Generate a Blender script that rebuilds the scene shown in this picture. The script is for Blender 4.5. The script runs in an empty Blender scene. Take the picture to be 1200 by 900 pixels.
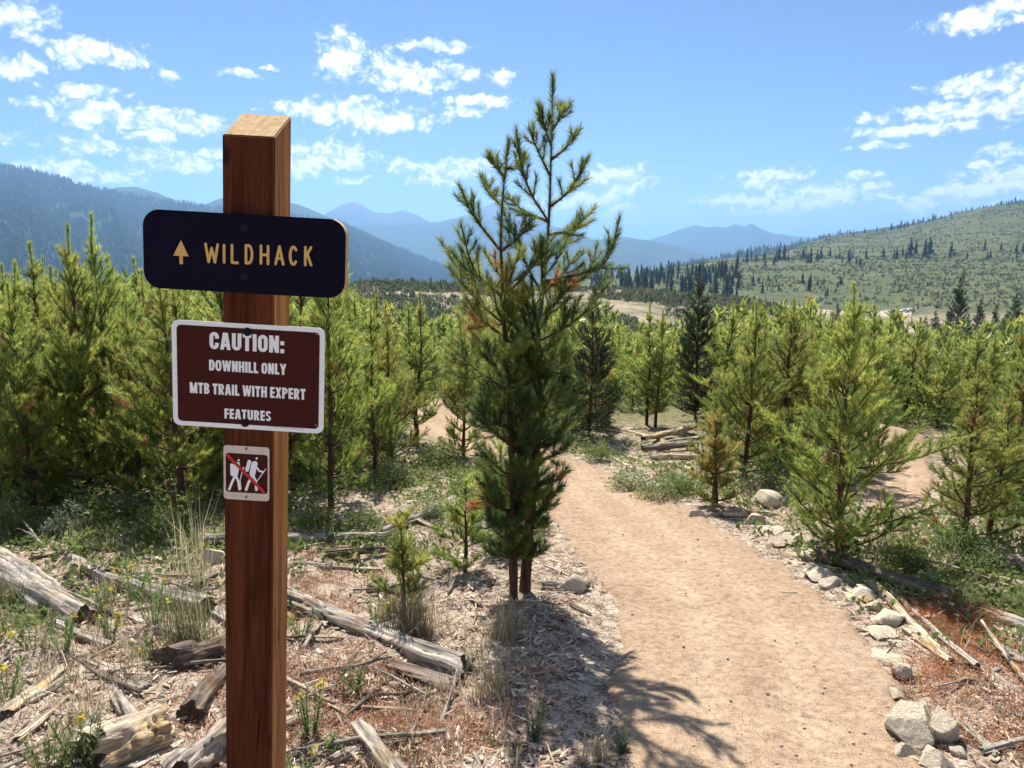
import bpy, math, random
import numpy as np
from mathutils import Vector, Matrix

R = math.radians
S = bpy.context.scene
random.seed(11)
rng = np.random.default_rng(11)

# ------------------------------------------------------------------ camera, sky, sun, exposure
CAMZ, PITCH, F = 1.6, R(9.5), 900.0          # focal length in pixels of the 1200 x 900 photograph
cd = bpy.data.cameras.new('camera'); cam = bpy.data.objects.new('camera', cd)
S.collection.objects.link(cam)
cam.location = (0, 0, CAMZ); cam.rotation_euler = (math.pi/2 - PITCH, 0, 0)
cd.sensor_width = 36; cd.lens = 36*F/1200; cd.clip_start = 0.05; cd.clip_end = 90000
S.camera = cam

SUN_AZ, SUN_EL = R(-10), R(52)               # azimuth from +Y towards +X
sd = Vector((math.sin(SUN_AZ)*math.cos(SUN_EL), math.cos(SUN_AZ)*math.cos(SUN_EL), math.sin(SUN_EL)))
sl = bpy.data.lights.new('sun', 'SUN'); sl.energy = 5.0; sl.angle = R(0.53); sl.color = (1, 0.95, 0.87)
so = bpy.data.objects.new('sun', sl); S.collection.objects.link(so)
so.rotation_euler = sd.to_track_quat('Z', 'Y').to_euler(); so.location = (0, 0, 60)

S.view_settings.view_transform = 'Standard'; S.view_settings.look = 'None'
S.view_settings.gamma = 1; S.view_settings.use_curve_mapping = False
S.view_settings.exposure = 1.06
S.render.engine = 'CYCLES'
cy = S.cycles
cy.use_denoising = True
cy.max_bounces = 6; cy.diffuse_bounces = 3; cy.glossy_bounces = 2; cy.transmission_bounces = 3
cy.volume_bounces = 0; cy.transparent_max_bounces = 8
cy.use_adaptive_sampling = True; cy.adaptive_threshold = 0.02


def px_dir(px, py):
    u, v = (px-600)/F, (450-py)/F
    c, s = math.cos(PITCH), math.sin(PITCH)
    return Vector((u, v*s + c, v*c - s))


def px_azel(px, py):
    d = px_dir(px, py).normalized()
    return math.atan2(d.x, d.y), math.asin(d.z)


def PY(px, py, y):                            # point on the pixel's ray at world depth y
    d = px_dir(px, py); k = y/d.y
    return Vector((d.x*k, y, CAMZ + d.z*k))


def to_px(x, y, z):
    c, s = math.cos(PITCH), math.sin(PITCH)
    z = z - CAMZ
    dep = y*c - z*s
    return 600 + F*x/dep, 450 - F*(y*s + z*c)/dep


def PXYZ(px, py, rr): # point on ray at horizontal range rr
    d = px_dir(px, py); k = rr/math.hypot(d.x, d.y)
    return Vector((d.x*k, d.y*k, CAMZ + d.z*k))


# ---- node helpers
class NT:
    def __init__(s, tree): s.t = tree
    def n(s, typ, **kw):
        nd = s.t.nodes.new(typ)
        for k, v in kw.items(): setattr(nd, k, v)
        return nd
    def l(s, a, b): s.t.links.new(a, b)
    def inp(s, sock, v):
        if hasattr(v, 'is_linked') or isinstance(v, bpy.types.NodeSocket): s.l(v, sock)
        else: sock.default_value = v
    def m(s, op, a, b=0.0, c=0.0, clamp=False):
        nd = s.n('ShaderNodeMath', operation=op, use_clamp=clamp)
        s.inp(nd.inputs[0], a); s.inp(nd.inputs[1], b); s.inp(nd.inputs[2], c)
        return nd.outputs[0]
    def mix(s, fac, a, b, bt='MIX'):
        nd = s.n('ShaderNodeMix', data_type='RGBA', blend_type=bt)
        s.inp(nd.inputs[0], fac)
        for i, v in ((6, a), (7, b)):
            s.inp(nd.inputs[i], v if isinstance(v, bpy.types.NodeSocket) else (*v, 1))
        return nd.outputs[2]
    def noise(s, vec, scale, detail=4, rough=0.55, dist=0.0, dim='3D'):
        nd = s.n('ShaderNodeTexNoise', noise_dimensions=dim)
        if vec is not None: s.l(vec, nd.inputs['Vector'])
        nd.inputs['Scale'].default_value = scale; nd.inputs['Detail'].default_value = detail
        nd.inputs['Roughness'].default_value = rough; nd.inputs['Distortion'].default_value = dist
        return nd.outputs['Fac']
    def ramp(s, fac, stops):
        nd = s.n('ShaderNodeValToRGB'); s.inp(nd.inputs[0], fac)
        e = nd.color_ramp.elements
        while len(e) < len(stops): e.new(0.5)
        for el, (p, c) in zip(e, stops):
            el.position = p; el.color = (*c, 1) if len(c) == 3 else c
        return nd.outputs[0]
    def step(s, x, lo, hi):
        nd = s.n('ShaderNodeMapRange', interpolation_type='SMOOTHSTEP')
        s.inp(nd.inputs[0], x); nd.inputs[1].default_value = lo; nd.inputs[2].default_value = hi
        return nd.outputs[0]
    def scaled(s, vec, sc):
        nd = s.n('ShaderNodeMapping'); s.l(vec, nd.inputs[0]); nd.inputs['Scale'].default_value = sc
        return nd.outputs[0]


# ---- world: physical sky, cumulus drawn at the directions they stand in
W = bpy.data.worlds.new('World'); S.world = W; W.use_nodes = True
W.node_tree.nodes.clear()
w = NT(W.node_tree)
sky = w.n('ShaderNodeTexSky', sky_type='NISHITA', sun_disc=False)
sky.sun_elevation = SUN_EL; sky.sun_rotation = SUN_AZ
sky.altitude = 2800; sky.air_density = 0.85; sky.dust_density = 0.0; sky.ozone_density = 4.5
bg = w.n('ShaderNodeBackground'); bg.inputs[1].default_value = 0.064
w.l(sky.outputs[0], bg.inputs[0])
tc = w.n('ShaderNodeTexCoord').outputs['Generated']
sp = w.n('ShaderNodeSeparateXYZ'); w.l(tc, sp.inputs[0])
az = w.m('ARCTAN2', sp.outputs[0], sp.outputs[1]); el = w.m('ARCSINE', sp.outputs[2])
cb = w.n('ShaderNodeCombineXYZ'); w.l(az, cb.inputs[0]); w.l(el, cb.inputs[1])
P0 = cb.outputs[0]
wn = w.n('ShaderNodeTexNoise', noise_dimensions='2D'); w.l(P0, wn.inputs['Vector'])
wn.inputs['Scale'].default_value = 30; wn.inputs['Detail'].default_value = 3
va = w.n('ShaderNodeVectorMath', operation='SUBTRACT'); w.l(wn.outputs['Color'], va.inputs[0]); va.inputs[1].default_value = (.5, .5, .5)
vb = w.n('ShaderNodeVectorMath', operation='MULTIPLY_ADD'); w.l(va.outputs[0], vb.inputs[0]); vb.inputs[1].default_value = (.026, .012, 0); w.l(P0, vb.inputs[2])
P1 = vb.outputs[0]
CLOUDS = [(22,20,32,15),(22,80,30,12),(98,60,42,13),(140,72,34,8),(200,88,14,7),(100,108,34,7),(120,132,62,12),(185,142,60,13),(236,152,30,8),
 (108,171,40,10),(60,203,85,11),(215,186,50,11),(400,62,26,19),(398,78,24,12),(478,90,50,16),(448,76,20,12),(545,84,20,8),(505,55,42,7),(590,91,15,8),
 (560,118,42,8),(545,132,25,7),(400,128,75,12),(440,138,70,16),(385,183,52,15),(352,192,30,16),(525,203,54,13),(555,194,28,9),(413,211,26,5),(716,222,38,24),(735,214,26,18),
 (690,236,30,14),(880,204,26,6),(905,217,45,14),(925,236,90,12),(965,226,50,12),(872,237,40,10),(1012,206,20,4),(1015,217,24,4),(1150,22,48,10),(1185,8,34,12),
 (1160,100,50,13),(1110,130,62,9),(1080,152,64,6),(1185,122,40,13),(1030,138,26,5),(1035,171,32,4),(1160,205,44,8),(1110,234,62,13),(1150,224,50,10),
 (1190,176,34,6),(1150,193,24,5),(285,88,20,5),(185,126,16,4),(4,160,14,5),(660,240,60,8),(470,195,20,6),(170,160,26,5),(320,80,8,3)]
fld = None
for (cx, cyy, hw, hh) in CLOUDS:
    a0, e0 = px_azel(cx, cyy)
    sx, sy = F/(hw*.92), F/(hh*1.0)
    ma = w.n('ShaderNodeVectorMath', operation='MULTIPLY_ADD'); w.l(P1, ma.inputs[0])
    ma.inputs[1].default_value = (sx, sy, 0); ma.inputs[2].default_value = (-a0*sx, -e0*sy, 0)
    le = w.n('ShaderNodeVectorMath', operation='LENGTH'); w.l(ma.outputs[0], le.inputs[0])
    fld = le.outputs['Value'] if fld is None else w.m('MINIMUM', fld, le.outputs['Value'])
fld = w.m('SUBTRACT', 1.0, fld)
# the same kind of scattered clouds all round the rest of the sky
az2 = w.m('ABSOLUTE', az)
outm = w.m('MAXIMUM', w.step(az2, 0.66, 0.8), w.step(el, 0.33, 0.42))
lown = w.noise(w.scaled(tc, (5, 5, 14)), 1.0, 2, 0.5)
f2 = w.m('SUBTRACT', w.m('MULTIPLY', w.m('SUBTRACT', lown, 0.56), 9.0), w.m('MULTIPLY', w.m('SUBTRACT', 1.0, outm), 8.0))
fld = w.m('MAXIMUM', fld, f2)
def billow(vec):
    out = w.m('MULTIPLY', w.noise(w.scaled(vec, (30, 48, 1)), 1.0, 6, 0.6, 0.0, '2D'), .62)
    for sc, k in ((70, .30), (165, .19), (380, .07)):
        vo = w.n('ShaderNodeTexVoronoi', voronoi_dimensions='2D', feature='SMOOTH_F1'); w.l(w.scaled(vec, (sc*.8, sc, 1)), vo.inputs['Vector']); vo.inputs['Scale'].default_value = 1; vo.inputs['Smoothness'].default_value = .35
        out = w.m('ADD', out, w.m('MULTIPLY', w.m('SUBTRACT', .62, vo.outputs['Distance']), k))
    return out
fb = billow(P1)
dens = w.m('ADD', fld, w.m('MULTIPLY', w.m('SUBTRACT', fb, 0.37), 2.7))
alpha = w.m('MULTIPLY', w.step(dens, -0.12, 0.8), w.step(el, 0.015, 0.06))
vs = w.n('ShaderNodeVectorMath', operation='ADD'); w.l(P1, vs.inputs[0]); vs.inputs[1].default_value = (-.003, .011, 0)
fbu = billow(vs.outputs[0])
fb2 = w.noise(w.scaled(P1, (26, 52, 1)), 1.0, 6, 0.55, 0.0, '2D')
sh = w.m('ADD', w.m('MULTIPLY', w.m('SUBTRACT', fbu, fb), 2.6), w.m('ADD', w.m('MULTIPLY', w.m('SUBTRACT', fb2, 0.5), .8), w.m('MULTIPLY', w.step(dens, .3, 1.6), .22)))
ccol = w.ramp(w.m('ADD', sh, 0.4), [(0.22, (0.98, 0.98, 0.99)), (0.42, (0.86, 0.89, 0.94)), (0.62, (0.62, 0.70, 0.82)), (0.9, (0.46, 0.56, 0.72))])
bg2 = w.n('ShaderNodeBackground'); w.l(ccol, bg2.inputs[0]); bg2.inputs[1].default_value = 0.74
mxs = w.n('ShaderNodeMixShader'); w.l(w.m('MULTIPLY', alpha, 0.94), mxs.inputs[0])
w.l(bg.outputs[0], mxs.inputs[1]); w.l(bg2.outputs[0], mxs.inputs[2])
wo = w.n('ShaderNodeOutputWorld'); w.l(mxs.outputs[0], wo.inputs[0])
W.cycles.sampling_method = 'MANUAL'; W.cycles.sample_map_resolution = 512

# ------------------------------------------------------------------ mesh helpers
class Acc:
    def __init__(s): s.v = []; s.f3 = []; s.f4 = []; s.a = []; s.n = 0
    def add(s, v, f, a=0.0):
        v = np.asarray(v, dtype=np.float32).reshape(-1, 3); f = np.asarray(f, dtype=np.int64)
        if len(v) == 0: return
        (s.f3 if f.shape[1] == 3 else s.f4).append(f + s.n)
        s.v.append(v)
        s.a.append(np.full(len(v), a, np.float32) if np.isscalar(a) else np.asarray(a, np.float32).ravel())
        s.n += len(v)
    def arrays(s):
        return np.concatenate(s.v), np.concatenate(s.a), (np.concatenate(s.f3) if s.f3 else np.zeros((0, 3), int)), (np.concatenate(s.f4) if s.f4 else np.zeros((0, 4), int))
    def mesh(s, name, mat, smooth=False):
        v, a, f3, f4 = s.arrays()
        me = bpy.data.meshes.new(name)
        me.vertices.add(len(v)); me.vertices.foreach_set('co', v.ravel())
        lp = np.concatenate([f3.ravel(), f4.ravel()]).astype(np.int32)
        me.loops.add(len(lp)); me.loops.foreach_set('vertex_index', lp)
        st = np.concatenate([np.arange(len(f3))*3, len(f3)*3 + np.arange(len(f4))*4]).astype(np.int32)
        me.polygons.add(len(st)); me.polygons.foreach_set('loop_start', st)
        at = me.attributes.new('tint', 'FLOAT', 'POINT'); at.data.foreach_set('value', a)
        if smooth: me.polygons.foreach_set('use_smooth', np.ones(len(st), bool))
        me.materials.append(mat)
        me.update(calc_edges=True)
        return me


COL = S.collection
def link(name, data, parent=None):
    o = bpy.data.objects.new(name, data); COL.objects.link(o)
    if parent is not None: o.parent = parent
    return o
def tag(o, label=None, cat=None, group=None, kind=None):
    if label: o['label'] = label
    if cat: o['category'] = cat
    if group: o['group'] = group
    if kind: o['kind'] = kind
    return o
def thing(name, label, cat, loc, rz=0.0, group=None, sc=1.0, rot=None):
    o = link(name, None); o.empty_display_size = 0.1
    o.location = loc; o.rotation_euler = rot or (0, 0, rz)
    o.scale = (sc, sc, sc) if np.isscalar(sc) else sc
    return tag(o, label, cat, group)


def hsh(ix, iy, seed):
    h = (ix.astype(np.int64)*374761393 + iy.astype(np.int64)*668265263 + seed*1442695041) & 0x7fffffff
    h = ((h ^ (h >> 13))*1274126177) & 0x7fffffff
    return ((h ^ (h >> 16)) & 0xffff)/65535.0
def vnoise(x, y, seed=0):
    x = np.asarray(x, float); y = np.asarray(y, float)
    ix, iy = np.floor(x).astype(np.int64), np.floor(y).astype(np.int64)
    fx, fy = x-ix, y-iy; fx = fx*fx*(3-2*fx); fy = fy*fy*(3-2*fy)
    a, b, c, d = hsh(ix, iy, seed), hsh(ix+1, iy, seed), hsh(ix, iy+1, seed), hsh(ix+1, iy+1, seed)
    return (a*(1-fx)+b*fx)*(1-fy) + (c*(1-fx)+d*fx)*fy
def fbm(x, y, seed=0, o=4):
    t = 0; amp = 0.5
    for i in range(o):
        t = t + amp*(vnoise(x, y, seed+i*7)-0.5)*2; x = x*2.03+3.1; y = y*2.03+1.7; amp *= 0.5
    return t
def sstep(x, a, b):
    t = np.clip((x-a)/(b-a), 0, 1); return t*t*(3-2*t)


def frame_of(d):
    d = d/np.maximum(np.linalg.norm(d, axis=-1, keepdims=True), 1e-9)
    ref = np.where(np.abs(d[..., 2:3]) > 0.9, np.array([1., 0, 0]), np.array([0, 0, 1.]))
    a = np.cross(d, ref); a /= np.maximum(np.linalg.norm(a, axis=-1, keepdims=True), 1e-9)
    return d, a, np.cross(d, a)
def tube(acc, pts, rad, sides=6, a=0.0, cap=True, jit=0.0):
    pts = np.asarray(pts, float); n = len(pts)
    rad = np.broadcast_to(np.asarray(rad, float), (n,))
    d = np.gradient(pts, axis=0)
    _, s1, s2 = frame_of(d)
    for i in range(1, n):                      # keep the frame from twisting
        if np.dot(s1[i], s1[i-1]) < 0: s1[i] = -s1[i]; s2[i] = -s2[i]
    th = np.arange(sides)*2*math.pi/sides
    v = pts[:, None] + rad[:, None, None]*(np.cos(th)[None, :, None]*s1[:, None] + np.sin(th)[None, :, None]*s2[:, None])*(1 + jit*(rng.random((n, sides, 1))-.5))
    v = v.reshape(-1, 3)
    i = np.arange(n-1)[:, None]*sides; j = np.arange(sides)[None]; k = (j+1) % sides
    f = np.stack([i+j, i+k, i+sides+k, i+sides+j], -1).reshape(-1, 4)
    acc.add(v, f, a)
    if cap:
        b = acc.n - n*sides
        acc.add(np.vstack([pts[-1:], pts[-1:], pts[-1:]]), np.zeros((0, 3), int), a)
        acc.f3.append(np.array([[b+(n-1)*sides+q, b+(n-1)*sides+(q+1) % sides, acc.n-3] for q in range(sides)]))
        acc.add(np.vstack([pts[:1]]*1), np.zeros((0, 3), int), a)
        acc.f3.append(np.array([[b+(q+1) % sides, b+q, acc.n-1] for q in range(sides)]))
def box(acc, x0, x1, y0, y1, z0, z1, a=0.0):
    v = [(x, y, z) for z in (z0, z1) for y in (y0, y1) for x in (x0, x1)]
    acc.add(v, [(0, 2, 3, 1), (4, 5, 7, 6), (0, 1, 5, 4), (2, 6, 7, 3), (0, 4, 6, 2), (1, 3, 7, 5)], a)


# ------------------------------------------------------------------ materials
def mat(name):
    m = bpy.data.materials.new(name); m.use_nodes = True; m.node_tree.nodes.clear()
    return m, NT(m.node_tree)
def surf(t, col, rough=0.8, spec=0.3, bump=None, bstr=0.5, bdist=0.01, trans=None, tfac=0.0):
    b = t.n('ShaderNodeBsdfPrincipled')
    t.inp(b.inputs['Base Color'], col if isinstance(col, bpy.types.NodeSocket) else (*col, 1))
    t.inp(b.inputs['Roughness'], rough); b.inputs['Specular IOR Level'].default_value = spec
    if bump is not None:
        bn = t.n('ShaderNodeBump'); t.l(bump, bn.inputs['Height'])
        bn.inputs['Strength'].default_value = bstr; bn.inputs['Distance'].default_value = bdist
        t.l(bn.outputs[0], b.inputs['Normal'])
    o = t.n('ShaderNodeOutputMaterial')
    if tfac > 0:
        tr = t.n('ShaderNodeBsdfTranslucent'); t.inp(tr.inputs[0], trans if isinstance(trans, bpy.types.NodeSocket) else (*trans, 1))
        mx = t.n('ShaderNodeMixShader'); mx.inputs[0].default_value = tfac
        t.l(b.outputs[0], mx.inputs[1]); t.l(tr.outputs[0], mx.inputs[2]); t.l(mx.outputs[0], o.inputs[0])
    else: t.l(b.outputs[0], o.inputs[0])
def attr(t, nm='tint'): return t.n('ShaderNodeAttribute', attribute_name=nm).outputs['Fac']
def objco(t): return t.n('ShaderNodeTexCoord').outputs['Object']
def geopos(t): return t.n('ShaderNodeNewGeometry').outputs['Position']
def orand(t): return t.n('ShaderNodeObjectInfo').outputs['Random']


def leafmat(name, stops, tf=0.45, var=0.45, rough=0.42, spec=0.38, boost=1.55):
    m, t = mat(name)
    c = t.ramp(attr(t), stops)
    hv = t.n('ShaderNodeHueSaturation'); t.l(c, hv.inputs['Color'])
    t.l(t.m('ADD', 1-var/2, t.m('MULTIPLY', orand(t), var)), hv.inputs['Value'])
    t.l(t.m('ADD', 0.482, t.m('MULTIPLY', orand(t), 0.036)), hv.inputs['Hue'])
    c = hv.outputs[0]
    g = t.n('ShaderNodeGamma'); t.l(c, g.inputs[0]); g.inputs[1].default_value = 1/boost
    surf(t, c, rough, spec, trans=g.outputs[0], tfac=tf)
    return m
NEEDLE = leafmat('pine_needles', [(0, (.045, .085, .013)), (.28, (.15, .205, .024)), (.78, (.40, .42, .05)), (.88, (.48, .41, .07)), (.93, (.30, .13, .035)), (1, (.34, .14, .04))], tf=.52)
NEEDLE_HERO = leafmat('big_pine_needles', [(0, (.03, .07, .016)), (.35, (.11, .17, .025)), (.78, (.32, .36, .048)), (.88, (.18, .17, .04)), (.93, (.36, .13, .035)), (1, (.42, .15, .04))], tf=.48)
DARKNEEDLE = leafmat('dark_needles', [(0, (.016, .034, .012)), (.6, (.034, .06, .018)), (1, (.06, .085, .025))], tf=.25)
FARNEEDLE = leafmat('far_conifer', [(0, (.018, .034, .016)), (.6, (.035, .055, .024)), (1, (.06, .08, .035))], tf=.2, rough=.95, spec=.03)
BROWNNEEDLE = leafmat('yellowing_needles', [(0, (.14, .17, .028)), (.5, (.34, .32, .05)), (1, (.52, .36, .07))], tf=.5)
BUSHLEAF = leafmat('hillside_bush', [(0, (.05, .065, .024)), (.5, (.085, .1, .036)), (.8, (.12, .125, .06)), (1, (.17, .16, .095))], tf=.25, rough=.95, spec=.03)
SHRUBLEAF = leafmat('shrub_leaf', [(0, (.05, .085, .018)), (.5, (.12, .17, .035)), (1, (.24, .27, .07))], tf=.35, rough=.7, spec=.12)
SAGELEAF = leafmat('sage_leaf', [(0, (.06, .085, .04)), (.5, (.13, .17, .09)), (1, (.24, .27, .16))], tf=.3, rough=.7, spec=.12)
WEEDLEAF = leafmat('weed_leaf', [(0, (.08, .13, .03)), (.5, (.16, .22, .07)), (1, (.26, .32, .12))], tf=.4, rough=.7, spec=.12)
FLOWER = leafmat('yellow_flower', [(0, (.6, .48, .03)), (1, (.8, .68, .08))], tf=.3, rough=.7, spec=.12)
GRASS = leafmat('dry_grass', [(0, (.12, .15, .04)), (.3, (.26, .23, .1)), (.6, (.42, .34, .2)), (1, (.52, .44, .3))], tf=.35, rough=.7, spec=.12)
REDPLANT = leafmat('red_dry_plants', [(0, (.16, .06, .04)), (.4, (.32, .14, .09)), (.75, (.46, .28, .2)), (1, (.55, .42, .3))], tf=.3, rough=.7, spec=.12)
ORANGEDEAD = leafmat('orange_dead_needles', [(0, (.12, .035, .015)), (.5, (.34, .11, .03)), (1, (.52, .22, .07))], tf=.3, rough=.7, spec=.12)


def barkmat(name, c1, c2, c3):
    m, t = mat(name); p = objco(t)
    a = t.noise(t.scaled(p, (30, 30, 9)), 1.0, 5, .65)
    surf(t, t.ramp(a, [(.3, c1), (.52, c2), (.75, c3)]), .9, .15, a, .9, .01)
    return m
BARK = barkmat('pine_bark', (.035, .02, .013), (.10, .055, .032), (.2, .12, .075))
FARBARK = barkmat('grey_bark', (.04, .035, .03), (.09, .075, .06), (.16, .14, .12))


def weathered(name, base, dark, warm, seed):
    m, t = mat(name); p = objco(t)
    g1 = t.noise(t.scaled(p, (1.6, 26, 26)), 1.0, 6, .7, .35)
    g2 = t.noise(t.scaled(p, (5, 90, 90)), 1.0, 3, .6)
    big = t.noise(p, 5+seed, 4, .6)
    c = t.ramp(t.m('ADD', t.m('MULTIPLY', g1, .7), t.m('MULTIPLY', g2, .3)), [(.38, dark), (.47, tuple(.55*x for x in base)), (.54, base), (.64, tuple(min(.78, 1.4*x) for x in base))])
    c = t.mix(t.step(big, .5, .68), c, warm, 'MULTIPLY')
    h = t.m('ADD', g1, t.m('MULTIPLY', g2, .4))
    surf(t, c, .85, .2, h, 1.0, .012)
    return m
WOOD_GREY = weathered('weathered_grey_wood', (.40, .35, .29), (.06, .045, .035), (.85, .72, .58), 0)
WOOD_PALE = weathered('pale_split_wood', (.52, .43, .31), (.12, .085, .055), (.9, .74, .5), 1)
WOOD_DARK = weathered('dark_old_wood', (.2, .155, .12), (.03, .022, .017), (.8, .6, .45), 2)
m, t = mat('log_end_grain'); p = objco(t)
wv = t.n('ShaderNodeTexWave', wave_type='RINGS', rings_direction='X'); t.l(p, wv.inputs[0]); wv.inputs['Scale'].default_value = 60; wv.inputs['Distortion'].default_value = 2.5
surf(t, t.ramp(t.m('ADD', t.m('MULTIPLY', wv.outputs['Fac'], .12), t.m('MULTIPLY', t.noise(p, 55, 6, .75), .88)), [(.25, (.035, .025, .02)), (.5, (.11, .08, .055)), (.8, (.2, .15, .1))]), .9, .1, wv.outputs['Fac'], .5, .004)
END_GRAIN = m

m, t = mat('litter'); c = t.ramp(attr(t), [(0, (.03, .02, .014)), (.22, (.10, .065, .045)), (.4, (.30, .21, .14)), (.55, (.48, .38, .27)), (.72, (.62, .55, .45)), (.84, (.42, .22, .14)), (1, (.66, .61, .53))])
surf(t, c, .85, .2); LITTER = m

m, t = mat('rock'); p = objco(t)
n1 = t.noise(p, 6, 7, .65); n2 = t.noise(p, 45, 4, .6)
c = t.ramp(t.m('ADD', t.m('MULTIPLY', n1, .6), t.m('MULTIPLY', n2, .4)), [(.3, (.26, .19, .12)), (.43, (.56, .46, .33)), (.58, (.72, .62, .47)), (.75, (.8, .72, .58))])
surf(t, c, .85, .25, t.m('ADD', n1, t.m('MULTIPLY', n2, .35)), .9, .02); ROCK = m

# post timber: stained red-brown, right side coloured lighter to imitate light bounced off the trail
def timber(name, c1, c2, c3):
    m, t = mat(name); p = objco(t)
    g = t.noise(t.scaled(p, (26, 26, 1.3)), 1.0, 6, .65, .6)
    fine = t.noise(t.scaled(p, (220, 220, 5)), 1.0, 3, .6)
    streak = t.noise(t.scaled(p, (60, 60, 2.2)), 1.0, 4, .7)
    c = t.ramp(t.m('ADD', t.m('MULTIPLY', g, .65), t.m('MULTIPLY', fine, .35)), [(.37, c1), (.5, c2), (.63, c3)])
    c = t.mix(t.m('MULTIPLY', t.step(streak, .56, .68), .7), c, tuple(.35*x for x in c1))
    ck = t.noise(t.scaled(p, (34, 34, 1.1)), 1.0, 2, .4, .8)
    chk = t.m('MULTIPLY', t.m('SUBTRACT', 1.0, t.step(t.m('ABSOLUTE', t.m('SUBTRACT', ck, .5)), .0, .012)), t.step(t.noise(p, 3.1, 2, .5), .48, .56))
    c = t.mix(t.m('MULTIPLY', chk, .9), c, tuple(.12*x for x in c1))
    kn = t.n('ShaderNodeTexVoronoi'); t.l(t.scaled(p, (1, 1, .55)), kn.inputs['Vector']); kn.inputs['Scale'].default_value = 5.5
    c = t.mix(t.m('MULTIPLY', t.step(kn.outputs['Distance'], .13, .05), .75), c, tuple(.3*x for x in c1))
    dirt = t.noise(p, 7, 5, .6)
    c = t.mix(t.m('MULTIPLY', t.step(dirt, .55, .75), .4), c, tuple(.55*x for x in c2))
    surf(t, c, .7, .08, t.m('SUBTRACT', t.m('ADD', g, t.m('MULTIPLY', fine, .7)), t.m('MULTIPLY', chk, 1.5)), .6, .004)
    return m
TIMBER = timber('stained_timber', (.04, .010, .005), (.092, .025, .010), (.15, .047, .018))
TIMBER_SIDE_LIT = timber('bounce_tinted_timber_side', (.22, .085, .027), (.36, .16, .055), (.48, .25, .095))
m, t = mat('sawn_timber_top'); p = objco(t)
g = t.noise(t.scaled(p, (70, 9, 9)), 1.0, 5, .7); k = t.noise(p, 60, 4, .6)
surf(t, t.ramp(t.m('ADD', t.m('MULTIPLY', g, .6), t.m('MULTIPLY', k, .4)), [(.3, (.22, .12, .05)), (.48, (.46, .29, .12)), (.7, (.64, .45, .21))]), .85, .2, g, .8, .005)
TIMBER_TOP = m
def plain(name, col, rough=.5, spec=.4, nv=.12, sc=30):
    m, t = mat(name); n = t.noise(objco(t), sc, 5, .6)
    c = t.mix(t.m('MULTIPLY', n, 1.0), tuple(x*(1-nv) for x in col), tuple(min(1, x*(1+nv)) for x in col))
    surf(t, c, t.m('ADD', rough-.08, t.m('MULTIPLY', n, .16)), spec, n, .08, .002)
    return m
SIGN_NAVY = plain('dark_sign_paint', (.006, .005, .016), .7, .08, .3, 60)
SIGN_EDGE = plain('routed_sign_edge', (.52, .36, .18), .7, .2, .25, 90)
SIGN_YELLOW = plain('routed_yellow_paint', (.72, .45, .13), .6, .3, .2, 80)
SIGN_BROWN = plain('brown_sheeting', (.062, .013, .009), .6, .1, .15, 12)
SIGN_WHITE = plain('white_sheeting', (.93, .93, .93), .5, .3, .04, 25)
SIGN_WORN = plain('worn_white_paint', (.66, .60, .50), .65, .3, .28, 70)
SIGN_RED = plain('red_slash_paint', (.55, .02, .03), .5, .35, .15, 60)
BOLT = plain('dark_bolt', (.008, .008, .016), .6, .15, .3, 200)
SCREW = plain('brass_screw', (.28, .18, .08), .5, .5, .3, 200)

# ------------------------------------------------------------------ terrain
TAZ = [px_azel(q, 300)[0] for q in (-400, 0, 250, 450, 700, 860, 1000, 1200, 1600)]
TR = [6, 30, 70, 130, 200, 300, 380, 450, 600, 800, 1100, 1400, 2000, 4000, 20000]
TZ = np.array([
 [-.6]*9,
 [-3.2, -3.2, -3.2, -3.3, -3.4, -3.4, -3.5, -3.5, -3.5],
 [-8, -8.5, -9, -9.4, -9.6, -9.4, -9.2, -9.0, -9],
 [-13, -14, -14, -14, -14, -13.5, -13, -12.5, -12],
 [-16, -18, -17, -13, -14, -17, -20, -18, -17],
 [-20, -25, -20, -9, -10.7, -14.5, -23.5, -21, -18],
 [-28, -35, -30, -15, -17, -20, -24, -22, -18],
 [-40, -50, -45, -28, -21, -20, -21.5, -19, -14],
 [-70, -80, -75, -50, -18, -14, -12, -11, -8],
 [-100, -110, -100, -80, -20, -4, -1.5, -1, 4],
 [-140, -150, -140, -110, -50, -3, 15, 34, 50],
 [-170, -180, -180, -140, -80, -10, 34, 80, 110],
 [-200, -200, -200, -200, -150, -60, 10, 70, 100],
 [-250]*9, [-250]*9], float)
LTR = np.log(TR)


def interp_smooth(x, xs):
    i = np.clip(np.searchsorted(xs, x)-1, 0, len(xs)-2)
    xs = np.asarray(xs); f = np.clip((x-xs[i])/(xs[i+1]-xs[i]), 0, 1)
    return i, f
def Hbase(x, y):
    x = np.asarray(x, float); y = np.asarray(y, float)
    r = np.hypot(x, y); a = np.arctan2(x, y)
    i, f = interp_smooth(np.log(np.maximum(r, 6)), LTR)
    j, g = interp_smooth(a, TAZ); g = g*g*(3-2*g)
    z = (TZ[i, j]*(1-g)+TZ[i, j+1]*g)*(1-f) + (TZ[i+1, j]*(1-g)+TZ[i+1, j+1]*g)*f
    k = sstep(r, 12, 34)
    return (-0.1*y)*(1-k) + z*k
def ground_hit(px, py):
    d = px_dir(px, py); lo = hi = 0.5
    for _ in range(400):
        if CAMZ + d.z*hi <= float(Hbase(d.x*hi, d.y*hi)): break
        lo = hi; hi *= 1.03
    for _ in range(11):
        k = (lo+hi)/2
        if CAMZ + d.z*k <= float(Hbase(d.x*k, d.y*k)): hi = k
        else: lo = k
    return Vector((d.x*hi, d.y*hi))


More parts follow.
